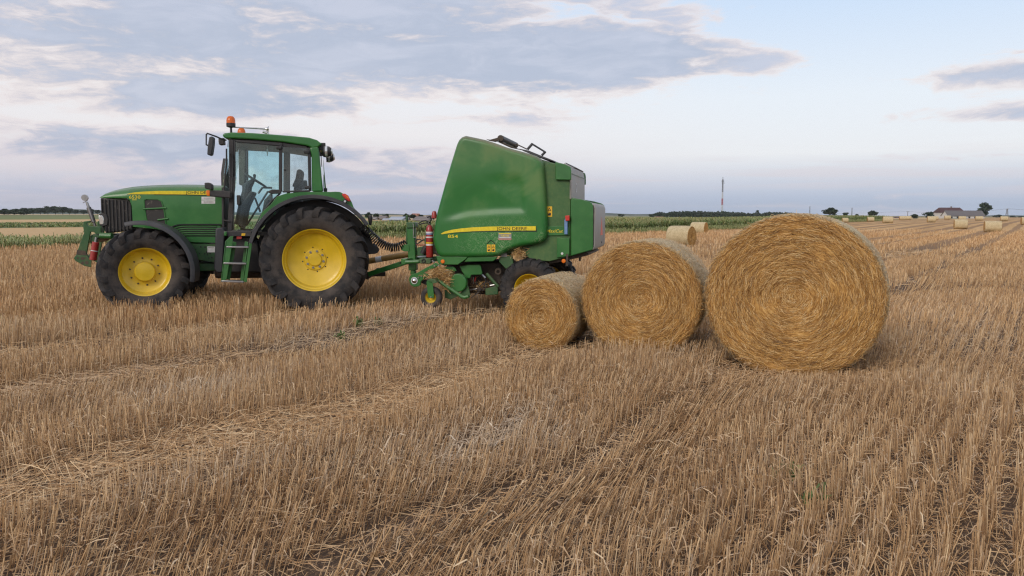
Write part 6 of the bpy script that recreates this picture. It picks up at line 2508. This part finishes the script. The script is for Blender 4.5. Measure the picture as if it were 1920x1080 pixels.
def build_wood():
    Vs, Ts = [], []
    rg = np.random.default_rng(9)
    tops = [(1222, 402), (1232, 398), (1250, 399), (1262, 397), (1300, 396), (1330, 397), (1352, 396), (1380, 398), (1402, 400), (1425, 401), (1440, 398), (1460, 398), (1480, 399), (1520, 403)]
    TX, TY = [t[0] for t in tops], [t[1] for t in tops]
    px = 1222
    while px < 1520:
        top = float(np.interp(px, TX, TY)) + rg.uniform(-1.2, 1.2)
        if abs(px - 1420) < 1.5:
            top = 393.5
        Y = rg.uniform(740, 800)
        c = at_depth(px, 410, Y)
        h = (410 - top) / F * Y
        w = rg.uniform(4.5, 8) / F * Y
        n = 130
        d = rg.normal(0, 1, (n, 3))
        d /= np.linalg.norm(d, axis=1)[:, None]
        p = np.array([c[0], c[1], c[2] + h * .55]) + d * np.array([w * .55, w * .55, h * .45]) * rg.uniform(.55, 1.0, n)[:, None]
        a = rg.normal(0, 1, (n, 3))
        a /= np.linalg.norm(a, axis=1)[:, None]
        b = np.cross(a, rg.normal(0, 1, (n, 3)))
        b /= np.linalg.norm(b, axis=1)[:, None]
        s = .75 * rg.uniform(.5, 1.2, n)[:, None]
        Vs.append(np.stack([p - a * s, p + b * s, p + a * s, p - b * s], 1).reshape(-1, 3))
        Ts.append(np.repeat(np.stack([np.clip(rg.normal(.45, .22, n), 0, 1), np.zeros(n), np.zeros(n)], 1), 4, 0))
        px += rg.uniform(1.3, 2.6)
    V = np.concatenate(Vs)
    me = np_mesh('far_woods', V, np.arange(len(V)).reshape(-1, 4), None, {'tint': np.concatenate(Ts)})
    props(link('far_woods', me, M_WOOD), 'long dark wood on the skyline behind the maize', 'wood', kind='stuff')


build_wood()


def build_hills():
    m, g = new_mat('far_wooded_hills')
    n = g.noise(g.n('ShaderNodeNewGeometry').outputs['Position'], .01, 4, .6)
    finish(g, g.mix(n, (.035, .055, .035, 1), (.07, .09, .05, 1)), .9, 0, .1)
    vs, fs = [], []
    n = 260
    for i in range(n + 1):
        a = math.radians(-60 + 120 * i / n)
        hgt = 12.5 + 4.5 * math.sin(a * 9) + 3 * math.sin(a * 23 + 1) + 2 * math.sin(a * 71)
        hgt *= .55 + .45 * (1 - sstep(-5, 20, math.degrees(a)))
        for k, (R, f) in enumerate(((2900, 0.0), (3000, .7), (3120, 1.0), (3350, 0.8), (3700, 0))):
            vs.append((R * math.sin(a), R * math.cos(a), hgt * f - 3))
    for i in range(n):
        for k in range(4):
            fs.append((i * 5 + k, (i + 1) * 5 + k, (i + 1) * 5 + k + 1, i * 5 + k + 1))
    mb = MB()
    mb.add(vs, fs)
    props(mb.build('hills', m, ang=60), kind='structure')


build_hills()

# ---------------------------------------------------------------- buildings and masts
M_WALL = flat('white_render', (.62, .61, .58), .8)
M_ROOFRED = flat('brown_red_tiles', (.085, .038, .036), .8)
M_ROOFGREY = flat('grey_sheet_roof', (.14, .125, .12), .7)
M_ROOFMETAL = flat('pale_metal_roof', (.36, .40, .46), .45)
M_ROOFOLD = flat('weathered_roof', (.20, .165, .14), .8)
M_ROOFORANGE = flat('orange_tiles', (.38, .15, .08), .8)
M_PANE = flat('dark_pane', (.02, .022, .028), .15)


def house(pxl, pxr, ridge, eave, base, Y, depth, wall, roof, label, hip=0.0, chimney=None, wins=3, storeys=1, rz=0.0, cat='house', name='house', door=True):
    Y = Y or HC * F / (base - 403 - .0021 * (.5 * (pxl + pxr) - 960))
    c = at_depth(.5 * (pxl + pxr), base, Y)
    k = Y / F
    W, He, Hr = (pxr - pxl) * k, (base - eave) * k, (base - ridge) * k
    root = empty(name, (c[0], c[1] + depth / 2, c[2] - .1), rz)
    props(root, label, cat)
    mb = MB()
    hw, hd = W / 2 - .3, depth / 2 - .3
    if hip < .01:
        vs = [(-hw, -hd, -1), (hw, -hd, -1), (hw, hd, -1), (-hw, hd, -1), (-hw, -hd, He), (hw, -hd, He), (hw, hd, He), (-hw, hd, He), (-hw, 0, Hr - .25), (hw, 0, Hr - .25)]
        fs = [(0, 1, 5, 4), (2, 3, 7, 6), (1, 2, 6, 9, 5), (3, 0, 4, 8, 7), (4, 5, 9, 8), (6, 7, 8, 9)]
        mb.add(vs, fs)
    else:
        mb.box((0, 0, (He - 1) / 2), (2 * hw, 2 * hd, He + 1))
    mb.build('wall', wall, root)
    o = .35
    mb = MB()
    a, b = W / 2 + .1, depth / 2 + .2
    r0 = a - hip * W / 2
    for t in (0.0, -.18):
        pass
    top = [(-a, -b, He - .12), (a, -b, He - .12), (a, b, He - .12), (-a, b, He - .12), (-r0, 0, Hr), (r0, 0, Hr)]
    low = [(x, y, z - .18) for x, y, z in top]
    fs = [(0, 1, 5, 4), (2, 3, 4, 5), (1, 2, 5), (3, 0, 4)]
    fs2 = [tuple(i + 6 for i in reversed(f)) for f in fs]
    if hip < .01:
        fs, fs2 = fs[:2], fs2[:2]
    mb.add(top + low, fs + fs2 + [(0, 6, 7, 1), (2, 8, 9, 3)] + ([] if hip > .01 else [(1, 7, 11, 5), (2, 5, 11, 8), (3, 9, 10, 4), (0, 4, 10, 6)]) + ([(1, 7, 8, 2), (3, 9, 6, 0)] if hip > .01 else []))
    rf = mb.build('roof', roof, root)
    if chimney:
        mb = MB()
        mb.box((chimney * W / 2, 0, Hr + .1), (.7, .7, 1.4))
        mb.build('chimney', M_ROOFOLD, rf)
    for s in range(storeys):
        for i in range(wins):
            x = -hw + (i + .6) * (2 * hw) / (wins + .2)
            z = (s + .55) * He / storeys
            hh = min(1.4, He / storeys * .45)
            mb = MB()
            mb.box((x, -hd - .02, z), (1.5, .10, hh + .2))
            f = mb.build('window', M_WALL, root)
            mb = MB()
            mb.box((x, -hd - .075, z), (1.2, .02, hh))
            mb.build('pane', M_PANE, f)
    return root


house(1763.5, 1810, 389, 397.8, 411, 520, 10, M_WALL, M_ROOFRED, 'two-storey white farmhouse with dark red hipped roof on the skyline', .16, .15, 4, 2)
house(1776, 1847.5, 394.5, 404, 411.5, 500, 8, M_WALL, M_ROOFGREY, 'long low white barn with grey roof before the farmhouse', 0, None, 6, 1, .04, 'barn', 'barn')
house(1659, 1681, 407.5, 409.5, 412, 560, 8, M_WALL, M_ROOFGREY, 'low pale far house beyond the maize field end', .1, None, 3)
house(1683, 1697, 406.5, 408.5, 411.5, 560, 8, M_ROOFOLD, M_ROOFRED, 'low dark red-roofed far house left of two bales', .1, None, 2)
house(1228, 1245, 406, 407.2, 410, 640, 8, M_WALL, M_ROOFORANGE, 'small pale far house at the left end of the wood', 0, None, 2)
house(730, 756, 405.5, 410, 413.8, None, 9, M_WALL, M_ROOFMETAL, 'long barn with pale metal roof seen between tractor and baler', 0, None, 2, 1, -.08, 'barn', 'barn')
house(708, 722, 404, 408.5, 412, None, 8, M_ROOFOLD, M_ROOFOLD, 'low grey village house left of the metal-roofed barn', .1, None, 2)
house(692, 704, 406, 409, 412.5, None, 7, M_WALL, M_ROOFOLD, 'small pale village house behind the tractor fender', 0, None, 2)
house(717, 731, 409, 410.5, 413, None, 5, M_WALL, M_ROOFMETAL, 'low white shed beside the metal-roofed barn', 0, None, 1, cat='shed', name='shed')
house(773, 803, 405, 411, 414.5, None, 9, M_ROOFOLD, M_ROOFOLD, 'low brown farm building with weathered roof left of the baler', .3, None, 2, cat='barn', name='barn')
house(769, 785, 399.8, 403, 410, None, 9, M_WALL, M_ROOFORANGE, 'house with orange roof rising above the village trees', .25, None, 2)
house(797, 812, 404, 407.5, 412, None, 8, M_ROOFRED, M_ROOFRED, 'dark red-roofed house half hidden by the baler shield', .1, None, 2)
house(752, 764, 407, 410, 413, None, 7, M_ROOFOLD, M_ROOFGREY, 'dark shed at the right end of the metal-roofed barn', 0, None, 1, cat='shed', name='shed')


def lattice_mast(px, py_top, py_base, Y, w0, w1, label, sections, mats, antennas=True, leg=.14):
    c = at_depth(px, py_base, Y)
    H = (py_base - py_top) / F * Y
    root = empty('radio_mast', (c[0], c[1], c[2]))
    props(root, label, 'radio mast')
    for s in range(sections):
        z0, z1 = H * s / sections, H * (s + 1) / sections
        mb = MB()
        wa, wb = w0 + (w1 - w0) * s / sections, w0 + (w1 - w0) * (s + 1) / sections
        for k in range(3):
            a, a2 = k * 2.094 + .3, (k + 1) * 2.094 + .3
            p0, p1 = (math.cos(a) * wa, math.sin(a) * wa, z0), (math.cos(a) * wb, math.sin(a) * wb, z1)
            q0, q1 = (math.cos(a2) * wa, math.sin(a2) * wa, z0), (math.cos(a2) * wb, math.sin(a2) * wb, z1)
            mb.tube([p0, p1], leg, 5)
            nb = 4
            for j in range(nb):
                A0 = Vector(p0).lerp(Vector(p1), j / nb)
                B0 = Vector(q0).lerp(Vector(q1), (j + 1) / nb)
                mb.tube([A0, B0], leg * .55, 4)
        mb.build('mast_section', mats[s % 2] if s < sections - 2 else mats[2], root)
    if antennas:
        mb = MB()
        mb.tube([(0, 0, H), (0, 0, H * 1.06)], .25, 6)
        mb.build('antenna', mats[2], root)
        for z, r in ((.95, .7), (.90, .9)):
            for k in range(3):
                a = k * 2.1 + z * 9
                mb = MB()
                mb.box((math.cos(a) * (w1 + r), math.sin(a) * (w1 + r), H * z), (.3, .3, 1.8))
                mb.tube([(0, 0, H * z), (math.cos(a) * (w1 + r), math.sin(a) * (w1 + r), H * z)], .07, 4)
                mb.build('antenna_panel', mats[2], root)


M_MASTRED = flat('mast_red', (.42, .05, .05), .6)
M_MASTWHITE = flat('mast_white', (.62, .62, .64), .6)
M_MASTGREY = flat('mast_grey', (.20, .21, .23), .6)
lattice_mast(1353.5, 337, 408, 850, 1.0, .5, 'tall red and white lattice mast above the skyline wood', 6, (M_MASTRED, M_MASTWHITE, M_MASTGREY), leg=.24)
lattice_mast(1518, 387, 407, 1300, .6, .4, 'thin short far mast just above the largest bale', 3, (M_MASTGREY, M_MASTGREY, M_MASTGREY), False, .22)
lattice_mast(1597, 389.5, 407, 1300, .7, .5, 'thin grey far mast between two small skyline trees', 3, (M_MASTGREY, M_MASTWHITE, M_MASTGREY), False, .22)


def power_pole(px, py_top, py_base, Y, label, aframe=False):
    c = at_depth(px, py_base, Y)
    H = (py_base - py_top) / F * Y
    root = empty('power_pole', (c[0], c[1], c[2]))
    props(root, label, 'power pole', 'poles of the power line on the right skyline')
    mb = MB()
    if aframe:
        mb.tube([(-.9, 0, -.3), (-.15, 0, H)], [.26, .2], 8)
        mb.tube([(.9, 0, -.3), (.15, 0, H)], [.26, .2], 8)
    else:
        mb.tube([(0, 0, -.3), (0, 0, H)], [.24, .18], 8)
    mb.build('pole', M_MASTGREY, root)
    mb = MB()
    mb.box((0, 0, H - .25), (2.2, .22, .2))
    mb.build('cross_arm', M_MASTGREY, root)
    for x in (-.95, 0, .95):
        mb = MB()
        mb.lathe([(0, .25), (.08, .22), (.12, .1), (.06, 0)], 8, (x, 0, H - .15 if x else H), axis='z')
        mb.build('insulator', M_WHITE, root)
    return (c[0], c[1], c[2] + H)


pa = power_pole(1701.5, 396.5, 410, 520, 'single grey power pole left of the dark bush')
pb = power_pole(1887.5, 391.5, 411, 470, 'two-legged power pole right of the tall dark tree', True)
pc = at_depth(1300, 398, 640)
pd = at_depth(2150, 388, 420)
mb = MB()
for off in (-.95, .95):
    for p, q in ((pc, pa), (pa, pb), (pb, pd)):
        pts = [Vector((p[0] + (q[0] - p[0]) * t + off * .3, p[1] + (q[1] - p[1]) * t + off, p[2] + (q[2] - p[2]) * t - 1.6 * 4 * t * (1 - t))) for t in np.linspace(0, 1, 9)]
        mb.tube(pts, .03, 4)
props(mb.build('power_line', M_MASTGREY), 'thin overhead wires strung along the right skyline', 'power line')


# ---------------------------------------------------------------- evening haze over the plain
def build_haze():
    m = bpy.data.materials.new('haze')
    m.use_nodes = True
    g = NT(m.node_tree)
    v = g.n('ShaderNodeVolumePrincipled')
    v.inputs['Color'].default_value = (0.94, 0.97, 1.0, 1)
    v.inputs['Density'].default_value = 0.000085
    v.inputs['Anisotropy'].default_value = 0.2
    o = g.n('ShaderNodeOutputMaterial')
    g.put(o.inputs['Volume'], v.outputs[0])
    mb = MB()
    mb.box((0, 0, 22.5), (9200, 9200, 59))
    ob = mb.build('haze', m)
    ob['kind'] = 'stuff'
    ob['label'] = 'thin bluish evening haze over the whole plain'


build_haze()
